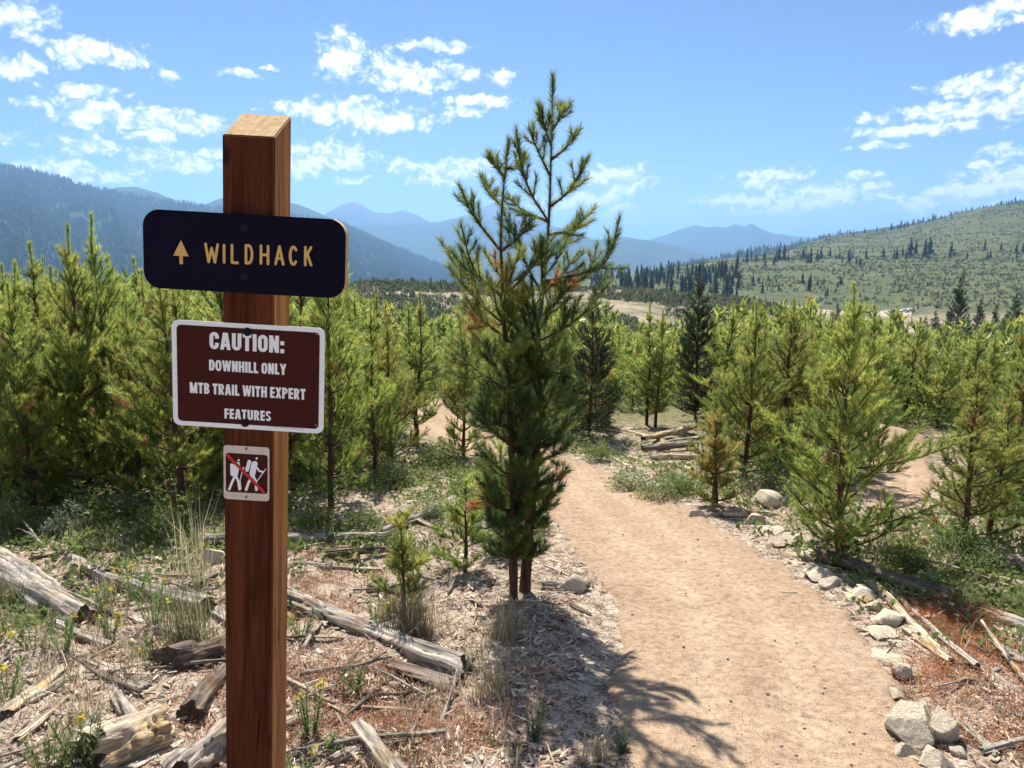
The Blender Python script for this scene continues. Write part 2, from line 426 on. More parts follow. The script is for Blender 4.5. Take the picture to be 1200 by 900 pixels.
def smoothline(pts, n=12):
    pts = np.asarray(pts, float); P = np.vstack([2*pts[0]-pts[1], pts, 2*pts[-1]-pts[-2]]); out = []
    for i in range(1, len(P)-2):
        for s in np.arange(n)/n:
            a, b, c, d = P[i-1], P[i], P[i+1], P[i+2]
            out.append(.5*(2*b + (c-a)*s + (2*a-5*b+4*c-d)*s*s + (3*b-a-3*c+d)*s**3))
    out.append(P[-2]); return np.array(out)
tp = [(1.3, -1.2, .75), (1.12, .6, .72)]
for q in ((905, 880, .62), (868, 757, .66), (842, 700, .68), (790, 650, .7), (732, 602, .7), (697, 575, .66), (655, 554, .62), (600, 533, .65), (550, 514, .55), (512, 495, .62), (490, 485, .5)):
    g = ground_hit(q[0], q[1]); tp.append((g.x, g.y, q[2]))
TRAIL = smoothline(tp)
TRAIL2 = smoothline([(3.35, 6.7, .12), (3.9, 7.5, .3), (4.6, 8.9, .4), (5.3, 10.5, .46), (6.3, 11.3, .38), (7.4, 11.7, .3)])


def tdist(x, y):
    """signed distance outside the trails' edges (negative on a trail)"""
    x = np.asarray(x, float).ravel(); y = np.asarray(y, float).ravel()
    out = np.full(len(x), 50.0)
    near = np.hypot(x, y) < 24
    idx = np.nonzero(near)[0]
    Tp = np.vstack([TRAIL, TRAIL2])
    for c in range(0, len(idx), 20000):
        ii = idx[c:c+20000]
        d = np.hypot(x[ii, None]-Tp[None, :, 0], y[ii, None]-Tp[None, :, 1]) - Tp[None, :, 2]
        out[ii] = d.min(1)
    return out
def H(x, y):
    x = np.asarray(x, float); y = np.asarray(y, float); sh = x.shape
    z = Hbase(x, y); r = np.hypot(x, y)
    td = tdist(x, y).reshape(sh)
    off = sstep(td, -.05, .8)
    b = 0.10*fbm(x*1.1, y*1.1, 3, 3) + 0.065*fbm(x*4.3, y*4.3, 9, 3) + .03*np.minimum(0, fbm(x*9, y*9, 14, 3))
    z = z + b*off*(1-sstep(r, 40, 90)) - .02*(1-off)
    z = z + 0.025*np.exp(-((td-.3)/.25)**2)*(.5+vnoise(x*2, y*2, 5))*(r < 24)
    # the bermed turns stand a little proud
    z = z + .3*np.exp(-((x-5.1)**2+(y-10.9)**2)/.9) + .3*np.exp(-((x+1.6)**2+(y-15.5)**2)/2.0)
    z = z + sstep(r, 150, 400)*fbm(x/60, y/60, 21, 4)*2.2 + sstep(r, 700, 1500)*fbm(x/220, y/220, 22, 4)*7
    return z
def h1(x, y): return float(H(np.array([x]), np.array([y]))[0])
def on_ground(px, py):
    g = ground_hit(px, py); return Vector((g.x, g.y, h1(g.x, g.y)))


# ground sheet: one polar grid out to the horizon
rs = np.concatenate([np.exp(np.arange(math.log(.5), math.log(13), .0115)), np.exp(np.arange(math.log(13), math.log(24000), .03))])
aa = np.concatenate([np.arange(-180, -43, 6), np.arange(-43, 43, .3), np.arange(43, 180, 6)])*math.pi/180
RR, AA = np.meshgrid(rs, aa, indexing='ij'); X, Y = RR*np.sin(AA), RR*np.cos(AA)
Z = H(X, Y)
nr, na = X.shape
V = np.stack([X, Y, Z], -1).reshape(-1, 3)
i = np.arange(nr-1)[:, None]*na; j = np.arange(na)[None]; k = (j+1) % na
Fq = np.stack([i+j, i+k, i+na+k, i+na+j], -1).reshape(-1, 4)
td_g = tdist(X, Y)
zone = np.interp(np.log(RR), np.log([.5, 5, 9, 20, 60, 150, 250, 330, 420, 800, 1500, 3000]), [0, 0, .12, .25, .3, .42, .5, .52, .62, .66, .8, 1.0])
A = Acc(); A.add(V, Fq, zone.ravel())
A.add([(0, 0, h1(0, .3)), ], np.zeros((0, 3), int), 0.0); A.f3.append(np.stack([j.ravel(), np.full(na, A.n-1), k.ravel()], -1))
m, t = mat('forest_floor'); p = geopos(t); zn = attr(t)
n1 = t.noise(p, 1.3, 6, .7); n2 = t.noise(p, 9, 6, .7, .5); n3 = t.noise(p, 70, 4, .7)
mixn = t.m('ADD', t.m('MULTIPLY', n2, .5), t.m('MULTIPLY', n3, .5))
near = t.ramp(mixn, [(.38, (.045, .032, .024)), (.46, (.17, .125, .09)), (.52, (.38, .30, .225)), (.6, (.53, .46, .37)), (.7, (.64, .59, .51))])
near = t.mix(t.m('MULTIPLY', t.step(n1, .5, .64), .25), near, (.36, .2, .14))
green = t.ramp(mixn, [(.35, (.035, .04, .015)), (.5, (.11, .11, .04)), (.66, (.28, .24, .13))])
c = t.mix(t.step(zn, .08, .25), near, green)
f1 = t.noise(p, .11, 5, .7); f2_ = t.noise(p, .035, 5, .65)
tan_ = t.ramp(f1, [(.35, (.10, .10, .05)), (.5, (.22, .18, .11)), (.65, (.33, .27, .19))])
c = t.mix(t.step(zn, .38, .47), c, tan_)
olive = t.ramp(t.m('ADD', t.m('MULTIPLY', f1, .5), t.m('MULTIPLY', f2_, .5)), [(.36, (.045, .06, .022)), (.48, (.075, .09, .033)), (.58, (.11, .115, .05)), (.7, (.17, .155, .085))])
c = t.mix(t.step(zn, .53, .6), c, olive)
frst = t.ramp(f2_, [(.35, (.03, .05, .02)), (.65, (.07, .09, .035))])
c = t.mix(t.step(zn, .72, .85), c, frst)
surf(t, c, .92, .1, mixn, .8, .03)
tag(link('ground', A.mesh('ground', m, True)), kind='structure')

# trail ribbons
m, t = mat('trail_dirt'); p = geopos(t)
n1 = t.noise(p, 2.2, 5, .6); n2 = t.noise(p, 24, 5, .7); n3 = t.noise(p, 170, 3, .7)
vo = t.n('ShaderNodeTexVoronoi'); t.l(p, vo.inputs['Vector']); vo.inputs['Scale'].default_value = 75
c = t.ramp(n1, [(.3, (.33, .232, .155)), (.5, (.38, .273, .184)), (.7, (.425, .318, .222))])
worn = attr(t); c = t.mix(t.m('MULTIPLY', t.m('MULTIPLY', t.step(worn, .35, .9), t.noise(p, 5, 4, .7)), .45), c, (.29, .21, .15)); c = t.mix(t.m('MULTIPLY', t.m('SUBTRACT', 1.0, t.step(worn, .0, .3)), .35), c, (.5, .39, .27))
grit = t.m('ADD', t.m('MULTIPLY', n2, .45), t.m('MULTIPLY', n3, .55))
c = t.mix(.8, c, t.ramp(grit, [(.39, (.28, .24, .22)), (.5, (.86, .84, .82)), (.61, (1.25, 1.23, 1.21))]), 'MULTIPLY')
c = t.mix(t.m('MULTIPLY', t.step(vo.outputs['Distance'], .22, .1), .35), c, (.62, .5, .38))
surf(t, c, .95, .1, t.m('ADD', t.m('MULTIPLY', grit, .8), t.m('MULTIPLY', n1, .6)), .8, .012)
DIRT = m
def ribbon(name, T, label):
    n = len(T); d = np.gradient(T[:, :2], axis=0); d /= np.linalg.norm(d, axis=1, keepdims=True)
    seg = np.linspace(0, n-1, n*5); T2 = np.stack([np.interp(seg, np.arange(n), T[:, q]) for q in range(3)], 1)
    d2 = np.stack([np.interp(seg, np.arange(n), d[:, q]) for q in range(2)], 1)
    s = np.linspace(-1.22, 1.22, 46)
    nx, ny = d2[:, 1], -d2[:, 0]
    X = T2[:, 0:1] + nx[:, None]*T2[:, 2:3]*s; Y = T2[:, 1:2] + ny[:, None]*T2[:, 2:3]*s
    e = np.abs(s)[None] + .16*fbm(X*2.2, Y*2.2, 31, 3) + .08*fbm(X*9, Y*9, 33, 2)
    Z = H(X, Y) + .022 - .10*sstep(e, .86, 1.12) + .012*fbm(X*6, Y*6, 35, 4)*(e < .95) - .012*np.exp(-((np.abs(s[None]+.1*fbm(X*.8, Y*.8, 41, 2))-.3)/.14)**2)
    V = np.stack([X, Y, Z], -1).reshape(-1, 3); a, b = X.shape
    i = np.arange(a-1)[:, None]*b; j = np.arange(b-1)[None]
    q = np.stack([i+j, i+b+j, i+b+j+1, i+j+1], -1).reshape(-1, 4)[:, ::-1]
    wn_ = np.abs(np.abs(s[None]+.1*fbm(X*.8, Y*.8, 41, 2)) - .3)*1.3 + .35*sstep(np.abs(s[None]) + .3*fbm(X*3, Y*3, 43, 3), .6, 1.0)
    A = Acc(); A.add(V, q, np.broadcast_to(wn_, X.shape).ravel()); o = link(name, A.mesh(name, DIRT, True)); tag(o, label, kind='structure'); return o
ribbon('trail', TRAIL, 'tan dirt trail curving away from the camera')
ribbon('trail', TRAIL2, 'sandy bermed turn of trail seen between the pines')

# ------------------------------------------------------------------ far hills
def ridge(name, pts, dist, front, back, base, seed, mt, rough=.12, nz=26, spur=.25):
    pts = sorted(pts); px = np.array([q[0] for q in pts], float)
    a = np.array([px_azel(*q)[0] for q in pts]); el = np.array([px_azel(*q)[1] for q in pts])
    na = 220; A_ = np.linspace(a[0], a[-1], na)
    E = np.interp(A_, a, el)
    crest = CAMZ + dist*np.tan(E)
    crest = crest + dist*.0011*fbm(A_*90, A_*0+seed, seed, 4)
    v = np.concatenate([np.linspace(0, 1, nz), 1+np.linspace(0, 1, 8)[1:]])
    Z = np.zeros((len(v), na)); RRr = np.zeros((len(v), na))
    for q, vv in enumerate(v):
        if vv <= 1:
            prof = vv**1.15; rr = dist - front*(1-vv)
            sp = spur*(crest-base)*vv*(1-vv)*1.6
        else:
            prof = (2-vv); rr = dist + back*(vv-1); sp = 0
        rr = rr*(1+0*A_)
        Z[q] = base + (crest-base)*prof + sp*(fbm(A_*38+vv*1.5, vv*1.2+A_*0+seed, seed, 4)*1.6)
        RRr[q] = rr
    X, Y = RRr*np.sin(A_)[None], RRr*np.cos(A_)[None]
    V = np.stack([X, Y, Z], -1); nq = len(v)
    i = np.arange(nq-1)[:, None]*na; j = np.arange(na-1)[None]
    f = np.stack([i+j, i+j+1, i+na+j+1, i+na+j], -1).reshape(-1, 4)
    A = Acc(); A.add(V.reshape(-1, 3), f)
    o = link(name, A.mesh(name, mt, True)); tag(o, kind='structure')
    return V[:nz]
m, t = mat('mountain_forest'); p = geopos(t)
surf(t, t.ramp(t.m('ADD', t.m('MULTIPLY', t.noise(p, .012, 5, .7), .5), t.m('MULTIPLY', t.noise(p, .05, 3, .7), .5)), [(.38, (.02, .035, .018)), (.5, (.04, .06, .025)), (.66, (.08, .09, .045))]), .95, .05)
MTN = m
m, t = mat('mountain_rock'); p = geopos(t)
zz = t.n('ShaderNodeSeparateXYZ'); t.l(p, zz.inputs[0])
nn = t.noise(p, .0012, 6, .65)
c = t.mix(t.step(t.m('ADD', zz.outputs[2], t.m('MULTIPLY', nn, 500)), 550, 950), (.03, .045, .022), (.16, .13, .11))
surf(t, c, .95, .05); MTNR = m

v_left = ridge('mountain', [(-700, 150), (-400, 165), (-200, 178), (-60, 188), (0, 195), (30, 200), (65, 208), (100, 219), (120, 224), (190, 236), (250, 244), (330, 250), (400, 262), (440, 281), (480, 297), (530, 318), (600, 338)], 4000, 2900, 900, -190, 4, MTN, spur=.3)
ridge('mountain', [(-300, 230), (60, 245), (118, 226), (135, 220), (160, 219), (185, 226), (214, 238), (240, 240), (258, 233), (300, 228), (350, 240), (420, 268), (470, 290)], 5000, 1500, 1200, -200, 5, MTN)
ridge('mountain', [(330, 290), (420, 300), (470, 300), (505, 299), (560, 315), (610, 300), (640, 283), (660, 276), (700, 282), (722, 277), (750, 280), (790, 287), (830, 300), (900, 330)], 5800, 2500, 2000, -240, 6, MTN)
ridge('mountain', [(250, 275), (360, 262), (420, 263), (500, 262), (540, 255), (600, 262), (640, 272), (700, 290), (760, 300)], 7000, 2000, 2500, -240, 7, MTN)
ridge('mountain', [(300, 275), (376, 254), (398, 241), (410, 237), (420, 238), (440, 249), (455, 250), (470, 247), (482, 249), (500, 258), (508, 262), (530, 256), (556, 250), (572, 240), (582, 236), (600, 246), (640, 262), (700, 282), (740, 290)], 8800, 2500, 2500, -240, 8, MTNR)
ridge('mountain', [(700, 300), (750, 285), (774, 277), (800, 268), (815, 264), (830, 266), (850, 266), (862, 263), (872, 266), (880, 262), (892, 268), (906, 274), (935, 277), (970, 280), (1010, 283), (1060, 290), (1200, 300)], 8600, 2500, 2500, -240, 9, MTNR)
v_right = ridge('hill', [(780, 312), (840, 302), (875, 294), (930, 286), (965, 279), (1000, 272), (1040, 266), (1090, 258), (1150, 246), (1220, 230), (1500, 190)], 2500, 900, 900, -120, 10, MTN, spur=.15)

# ------------------------------------------------------------------ conifers far away
def conifer_template(layers, seed, sides=6, wid=.17):
    """stacked ragged skirts, unit height"""
    g = np.random.default_rng(seed); V = []; Fc = []; a = []; n = 0
    for L in range(layers):
        z0 = .06 + .88*L/layers; z1 = min(1.0, z0 + 1.35/layers + .04)
        r = wid*(1-z0)**.85*(.8+.4*g.random())
        th = np.arange(sides)*2*math.pi/sides + g.random()*6
        rr = r*(.6+.75*g.random(sides))
        ring = np.stack([rr*np.cos(th), rr*np.sin(th), z0 + .03*g.standard_normal(sides)], 1)
        V += [*ring, np.array([0, 0, z1])]; a += [.2+.8*g.random()]*sides + [.75]
        Fc += [(n+q, n+(q+1) % sides, n+sides) for q in range(sides)]; n += sides+1
    th = np.arange(3)*2.1
    V += [np.array([.012*math.cos(q), .012*math.sin(q), -.03]) for q in th] + [np.array([0, 0, .3])]
    a += [0]*4; Fc += [(n+q, n+(q+1) % 3, n+3) for q in range(3)]
    return np.array(V), np.array(Fc), np.array(a)
def scatter(acc, tmpl, P, hs, wf=1.0, tv=.5):
    V, Fc, a = tmpl; n = len(P)
    if n == 0: return
    th = rng.random(n)*6.283; c, s = np.cos(th), np.sin(th)
    wf = np.broadcast_to(wf, (n,))
    x = (V[None, :, 0]*c[:, None]-V[None, :, 1]*s[:, None])*(hs*wf)[:, None]
    y = (V[None, :, 0]*s[:, None]+V[None, :, 1]*c[:, None])*(hs*wf)[:, None]
    z = V[None, :, 2]*hs[:, None]
    W_ = np.stack([x, y, z], -1) + P[:, None]
    f = (Fc[None] + (np.arange(n)*len(V))[:, None, None]).reshape(-1, Fc.shape[1])
    at = np.clip(a[None]*(.55+.45*rng.random((n, 1))) + tv*(rng.random((n, 1))-.5), 0, 1)
    acc.add(W_.reshape(-1, 3), f, at.ravel())
C3 = [conifer_template(2, s, 5, .2) for s in range(4)]
C9 = [conifer_template(9, 20+s, 7, .19) for s in range(4)]

def on_sheet(V, n, g, vmin=.2):
    nz, na, _ = V.shape
    a = g.random(n)*(na-1.001); v = (vmin+(1-vmin)*g.random(n))*(nz-1.001)
    i, j = v.astype(int), a.astype(int); fi, fj = (v-i)[:, None], (a-j)[:, None]
    return (V[i, j]*(1-fj)+V[i, j+1]*fj)*(1-fi) + (V[i+1, j]*(1-fj)+V[i+1, j+1]*fj)*fi
def inframe(P, m=40):
    px, py = to_px(P[:, 0], P[:, 1], P[:, 2]); return (px > -m) & (px < 1200+m)
for V_, n, nm, hh, lab in ((v_left, 44000, 'mountain_forest', 22, 'blue green conifer forest covering the left mountain'), (v_right, 7000, 'ridge_forest', 14, 'dark conifer forest along the far right ridge')):
    P = on_sheet(V_, n, rng, .22); P = P[inframe(P)]
    keep = vnoise(P[:, 0]/60, P[:, 1]/60, 3) > .22; P = P[keep]
    A = Acc()
    for q in range(4): Q = P[q::4]; scatter(A, C3[q], Q, hh*(.6+.7*rng.random(len(Q))))
    tag(link(nm, A.mesh(nm, FARNEEDLE)), lab, 'forest', kind='stuff')

# slope bushes and young trees on the valley side and the open hillside (too many and too small to count)
def polar_pts(n, p0, p1, r0, r1):
    a = np.array([px_azel(q, 300)[0] for q in (p0, p1)])
    az_ = a[0]+(a[1]-a[0])*rng.random(n); r = np.sqrt(r0*r0+(r1*r1-r0*r0)*rng.random(n))
    x, y = r*np.sin(az_), r*np.cos(az_); return np.stack([x, y, H(x, y)], 1)
def bush_template(seed, nl=16):
    g = np.random.default_rng(seed); V = []; a = []
    for q in range(nl):
        d = g.standard_normal(3); d[2] = abs(d[2]); d /= np.linalg.norm(d); c = d*np.array([.42, .42, .6])*(.5+.5*g.random()) + [0, 0, .12]
        for _ in range(3): V.append(c + g.standard_normal(3)*.16); a.append(0)
        t_ = g.random(); a[-3:] = [t_]*3
    return np.array(V), np.arange(nl*3).reshape(-1, 3), np.array(a)
B16 = [bush_template(s) for s in range(4)]
A = Acc()
for n, p0, p1, r0, r1, h0 in ((11000, 380, 960, 150, 330, 1.6), (5600, 760, 1300, 400, 850, 1.7), (5200, 880, 1300, 800, 1450, 2.0)):
    P = polar_pts(n, p0, p1, r0, r1); den = vnoise(P[:, 0]/18, P[:, 1]/18, 8)*.5 + vnoise(P[:, 0]/70, P[:, 1]/70, 18)*.5; P = P[den > .3+.25*rng.random(len(P))]
    for q in range(4):
        Q = P[q::4]; k = int(len(Q)*.86)
        scatter(A, B16[q], Q[:k], h0*(.6+.9*rng.random(k)), 1.1, .9)
        scatter(A, C3[q], Q[k:], h0*(.9+1.1*rng.random(len(Q)-k)), 1.2, .5)
tag(link('hillside_scrub', A.mesh('hillside_scrub', BUSHLEAF)), 'olive scrub and small trees over the open valley slopes', 'scrub', kind='stuff')

FARMESH = []
for q in range(4):
    A = Acc(); V, Fc, a = C9[q]; A.add(V, Fc, a); FARMESH.append(A.mesh('far_conifer', FARNEEDLE))
def far_tree(p, h, label, group, wf=1.0, name='conifer'):
    o = link(name, FARMESH[random.randrange(4)]); o.location = (p[0], p[1], p[2]-.2); o.rotation_euler.z = random.random()*6.28
    o.scale = (h*wf, h*wf, h); tag(o, label, 'tree', group); return o
def band(n, p0, p1, r0, r1, h0, h1_, label, group, wf=1.0):
    for q in polar_pts(n, p0, p1, r0, r1): far_tree(q, h0*.55 + (h1_-h0*.55)*random.random()**1.4, label, group, wf*random.uniform(.75, 1.2))
band(210, 690, 872, 420, 650, 7, 14, 'dark conifer in the dense band beyond the tan slope', 'conifer band beyond the tan slope')
band(40, 860, 1010, 700, 860, 8, 17, 'dark conifer in the row at the foot of the green hill', 'conifers at the foot of the green hill')
band(14, 1010, 1090, 790, 850, 8, 20, 'dark conifer in the row at the foot of the green hill', 'conifers at the foot of the green hill')
band(24, 1085, 1215, 770, 860, 6, 13, 'dark conifer in the row at the foot of the green hill', 'conifers at the foot of the green hill')
band(34, 960, 1215, 1330, 1420, 6, 13, 'small conifer on the skyline of the green hill', 'conifers on the skyline of the green hill')
band(16, 880, 990, 460, 560, 5, 10, 'dark conifer standing in the open olive meadow', 'conifers scattered in the olive meadow')

# ------------------------------------------------------------------ dirt lot with parked cars
def lot_strip():
    c = np.array([PXYZ(q, 0, 375)[:2] for q in np.linspace(700, 1100, 60)])
    A = Acc(); w_ = np.linspace(-1, 1, 9)
    wid = np.interp(np.linspace(700, 1100, 60), [700, 850, 900, 960, 1100], [1.2, 2.2, 7, 20, 22])
    d = c/np.linalg.norm(c, axis=1, keepdims=True)
    X = c[:, 0:1]+d[:, 0:1]*wid[:, None]*w_; Y = c[:, 1:2]+d[:, 1:2]*wid[:, None]*w_
    Z = H(X, Y)+.5; Z[:, 0] -= 1.5; Z[:, -1] -= 1.5
    b = 9; i = np.arange(59)[:, None]*b; j = np.arange(b-1)[None]
    A.add(np.stack([X, Y, Z], -1).reshape(-1, 3), np.stack([i+j, i+b+j, i+b+j+1, i+j+1], -1).reshape(-1, 4)[:, ::-1])
    m, t = mat('lot_gravel'); surf(t, t.ramp(t.noise(geopos(t), .12, 5, .7), [(.35, (.26, .2, .15)), (.6, (.42, .34, .27))]), .95, .1)
    tag(link('dirt_road', A.mesh('dirt_road', m, True)), 'pale dirt road and lot crossing the valley', kind='structure')
lot_strip()
CARGLASS = plain('car_glass', (.02, .025, .03), .1, .6, .2, 3); TYRE = plain('tyre', (.02, .02, .02), .8, .2)
def car(px, rr, col, label, rz):
    x, y, _ = PXYZ(px, 355, rr); z = h1(x, y)+.5
    root = thing('parked_car', label, 'car', (x, y, z), rz, 'cars parked on the far lot')
    A = Acc(); pr = [(-2.2, .35), (-2.2, .85), (-1.3, .95), (-.7, 1.45), (1.1, 1.5), (1.9, 1.0), (2.2, .9), (2.2, .35)]
    v = [(x_, s*.88, z_) for s in (-1, 1) for x_, z_ in pr]; n = len(pr)
    A.add(v, [(q, (q+1) % n, n+(q+1) % n, n+q) for q in range(n)])
    for s in (0, n): A.f3.append(np.array([[s, s+q, s+q+1] for q in range(1, n-1)]))
    link('body', A.mesh('car_body', plain('car_paint', col, .3, .5)), root)
    A = Acc(); pr2 = [(-1.15, .98), (-.65, 1.38), (1.05, 1.42), (1.65, 1.02)]
    for s in (-.9, .9): A.add([(x_, s, z_) for x_, z_ in pr2], [(0, 1, 2, 3)])
    link('windows', A.mesh('car_windows', CARGLASS), root)
    for wx in (-1.35, 1.35):
        for s in (-.8, .8):
            A = Acc(); tube(A, [(wx, s-.12, .33), (wx, s+.12, .33)], .33, 12); link('wheel', A.mesh('wheel', TYRE), root)
car(1048, 378, (.02, .02, .022), 'black car parked on the far dirt lot', .15)
car(1060, 379, (.75, .75, .75), 'white car parked beside the black car on the far lot', -.1)
car(1067, 382, (.6, .62, .66), 'silver car at the right end of the far lot', .05)

# ------------------------------------------------------------------ pines
def needles(segs, per_m, ln, wd, g, spread=(.4, .95)):
    """segs: array (n, 8): p0, p1, tint, tip flag"""
    segs = np.asarray(segs, float); L = np.linalg.norm(segs[:, 3:6]-segs[:, :3], axis=1)
    cnt = np.maximum(1, np.round(L*per_m*(1+.5*segs[:, 7]) + g.random(len(L))-.5)).astype(int)
    idx = np.repeat(np.arange(len(L)), cnt); n = len(idx)
    u = g.random(n)[:, None]
    p = segs[idx, :3]*(1-u)+segs[idx, 3:6]*u
    d, a, b = frame_of(segs[:, 3:6]-segs[:, :3]); d, a, b = d[idx], a[idx], b[idx]
    ph = g.random(n)*2*math.pi; rad = np.cos(ph)[:, None]*a + np.sin(ph)[:, None]*b
    sp = (spread[0]+(spread[1]-spread[0])*g.random(n))*(1-.35*segs[idx, 7]*u[:, 0]); sp = sp[:, None]
    dirn = np.cos(sp)*d + np.sin(sp)*rad + np.array([0, 0, .12]); dirn /= np.linalg.norm(dirn, axis=1, keepdims=True)
    ll = ln*(.7+.5*g.random(n))[:, None]
    side = np.cross(dirn, rad + .8*g.standard_normal((n, 3))); side /= np.maximum(np.linalg.norm(side, axis=1, keepdims=True), 1e-6)
    h = side*wd*.5
    tip = p+dirn*ll
    V = np.stack([p-h, p+h, tip], 1).reshape(-1, 3)
    tt = np.clip(segs[idx, 6] + .16*(g.random(n)-.5), 0, .9)
    tt = np.where(segs[idx, 6] > .92, np.clip(segs[idx, 6] + .08*(g.random(n)-.5), .9, 1), tt)
    return V, np.repeat(tt, 3)
def bez(p0, d0, L, up, m, g, wob=.1):
    pts = [np.array(p0, float)]; d = np.array(d0, float)
    for q in range(m):
        pts.append(pts[-1] + d*L/m)
        d = d + np.array([0, 0, up/m]) + wob*g.standard_normal(3)/m; d /= np.linalg.norm(d)
    return np.array(pts)
class Pine:
    def __init__(s, seed): s.g = np.random.default_rng(seed); s.wood = Acc(); s.segs = []
    def foliate(s, pts, t0, tint):
        n = len(pts)-1
        for q in range(n):
            if (q+1)/n > t0: s.segs.append((*pts[q], *pts[q+1], tint, 1.0 if q == n-1 else 0.0))
    def branch(s, pts, r0, twig=.5, tint=None, t0=.3, ntw=4, sides=4, dead=0.0, up=.8):
        g = s.g; pts = np.asarray(pts, float); n = len(pts)
        L = np.linalg.norm(np.diff(pts, axis=0), axis=1).sum()
        tint = .25+.5*g.random() if tint is None else tint
        tube(s.wood, pts, np.linspace(r0, max(.0025, r0*.25), n), sides, cap=False)
        s.foliate(pts, t0, tint)
        for q in range(ntw):
            u = .28+.6*(q+.5*g.random())/ntw
            f = u*(n-1); k = min(int(f), n-2); p = pts[k]*(1-(f-k))+pts[k+1]*(f-k)
            d = pts[k+1]-pts[k]; d /= np.linalg.norm(d); _, a, b = frame_of(d[None]); a, b = a[0], b[0]
            for sg in (-1, 1):
                if g.random() < .15: continue
                l = L*twig*(1.0-u)*(.6+.6*g.random())+.055
                dd = d*.7 + sg*a*(.5+.3*g.random()) + b*.35*g.standard_normal() + np.array([0, 0, .3*g.random()]); dd /= np.linalg.norm(dd)
                tw = bez(p, dd, l, up, 3, g, .18)
                tube(s.wood, tw, np.linspace(r0*.4, .002, 4), 3, cap=False)
                tt = .96 if g.random() < dead else min(.84, max(.03, tint + .55*(g.random()-.5)))
                s.foliate(tw, .05 if l < .2 else .35, tt)
                if l > .24:
                    for w_ in range(2):
                        k2 = 1+g.integers(0, 2); d3 = tw[k2+1]-tw[k2]; d3 /= np.linalg.norm(d3)
                        _, a3, b3 = frame_of(d3[None]); d3 = d3*.7 + a3[0]*(1 if w_ else -1)*.6 + b3[0]*.25*g.standard_normal() + [0, 0, .3]; d3 /= np.linalg.norm(d3)
                        t3 = bez(tw[k2], d3, l*.45, up, 2, g, .15); s.foliate(t3, 0, min(.84, max(.03, tt+.3*(g.random()-.5))) if tt < .9 else tt)
    def build(s, Hh, Rr, base=.12, whorls=9, per=(4, 6), r0=.035, lean=.02, dens=1.0, dead=.03, twig=.5, ntw=4, bare=.0, angle=(16, 72)):
        g = s.g; n = 10
        tr = np.zeros((n, 3)); tr[:, 2] = np.linspace(0, Hh, n); tr[:, :2] = np.cumsum(g.standard_normal((n, 2))*lean*Hh/n*2, axis=0); tr[:2, :2] *= .3
        tr[0, 2] = -.12
        tube(s.wood, tr, r0*np.linspace(1, .12, n)**1.2, 7, jit=.25)
        at = lambda z: np.array([np.interp(z, tr[:, 2], tr[:, q]) for q in range(3)])
        top = [at(z) for z in np.linspace(.74*Hh, Hh, 8)]
        s.foliate(top, 0, .42); s.foliate(top[2:], 0, .5)
        for k in range(whorls):
            rel = base + (.84-base)*max(0., (k+.35*(g.random()-.5))/(whorls-1 if whorls > 1 else 1))**.95
            rel = min(max(rel, .04), .86)
            prof = min(1.0, ((1-rel)/.66)**1.05)*(1 if rel > .25 else .7+1.2*rel)
            nb = g.integers(per[0], per[1]+1) - (1 if rel > .7 else 0); a0 = g.random()*6.28
            for q in range(nb):
                if g.random() > dens: continue
                L = max(.13, Rr*prof*(.5+.8*g.random()))
                az_ = a0 + q*2*math.pi/nb + .4*g.standard_normal()
                an = R(angle[0] + (angle[1]-angle[0])*rel**1.3 + 8*g.standard_normal())
                d = np.array([math.cos(az_)*math.cos(an), math.sin(az_)*math.cos(an), math.sin(an)])
                pts = bez(at(rel*Hh + (.01 if rel < .6 else .022)*g.standard_normal()*Hh), d, L, .75 if rel < .7 else .3, 5, g, .22)
                s.branch(pts, r0*(.16+.22*(1-rel)), twig, .12+.6*g.random()*(.55+.45*rel)+.12*rel, .38, (ntw if rel < .6 else (2 if rel < .76 else 1)) if L > .14 else 1, dead=dead)
    def meshes(s, per_m, ln, wd, nm, needle, bark=None):
        V, t_ = needles(s.segs, per_m, ln, wd, s.g)
        A = Acc(); A.add(V, np.arange(len(V)).reshape(-1, 3), t_)
        return s.wood.mesh('trunk', bark or BARK, True), A.mesh('crown', needle)
def pine_proto(seed, per_m, ln, wd, needle=NEEDLE, **kw):
    p = Pine(seed); p.build(**kw); return p.meshes(per_m, ln, wd, 'pine', needle)

# unit-ish trees 2.5 m tall; scaled when planted
NEAR = [pine_proto(100, 430, .062, .0052, Hh=2.5, Rr=.68, whorls=12, base=.05),
        pine_proto(101, 430, .062, .0052, Hh=2.5, Rr=.56, whorls=11, base=.08, dens=.92),
        pine_proto(102, 430, .062, .0052, Hh=2.5, Rr=.8, whorls=13, base=.04),
        pine_proto(103, 440, .064, .0052, Hh=2.5, Rr=.5, whorls=10, base=.16, dens=.9, lean=.04),
        pine_proto(104, 420, .064, .0052, Hh=2.5, Rr=.7, whorls=13, base=.05, dead=.05),
        pine_proto(105, 430, .06, .0052, Hh=2.5, Rr=.6, whorls=9, base=.06, dens=.8, lean=.07, dead=.12)]
MID = [pine_proto(110+q, 95, .10, .015, Hh=2.5, Rr=rr, whorls=w_, base=b_, ntw=3, dens=.95, dead=.04) for q, (rr, w_, b_) in enumerate([(.7, 11, .04), (.6, 10, .06), (.8, 11, .04), (.52, 10, .05), (.6, 8, .05)])]
DARK = [pine_proto(120, 260, .05, .008, DARKNEEDLE, Hh=2.8, Rr=.56, whorls=16, base=.05, per=(6, 8), twig=.55, angle=(5, 50)),
        pine_proto(121, 260, .05, .008, DARKNEEDLE, Hh=2.8, Rr=.68, whorls=15, base=.05, per=(6, 8), twig=.6, angle=(0, 50))]
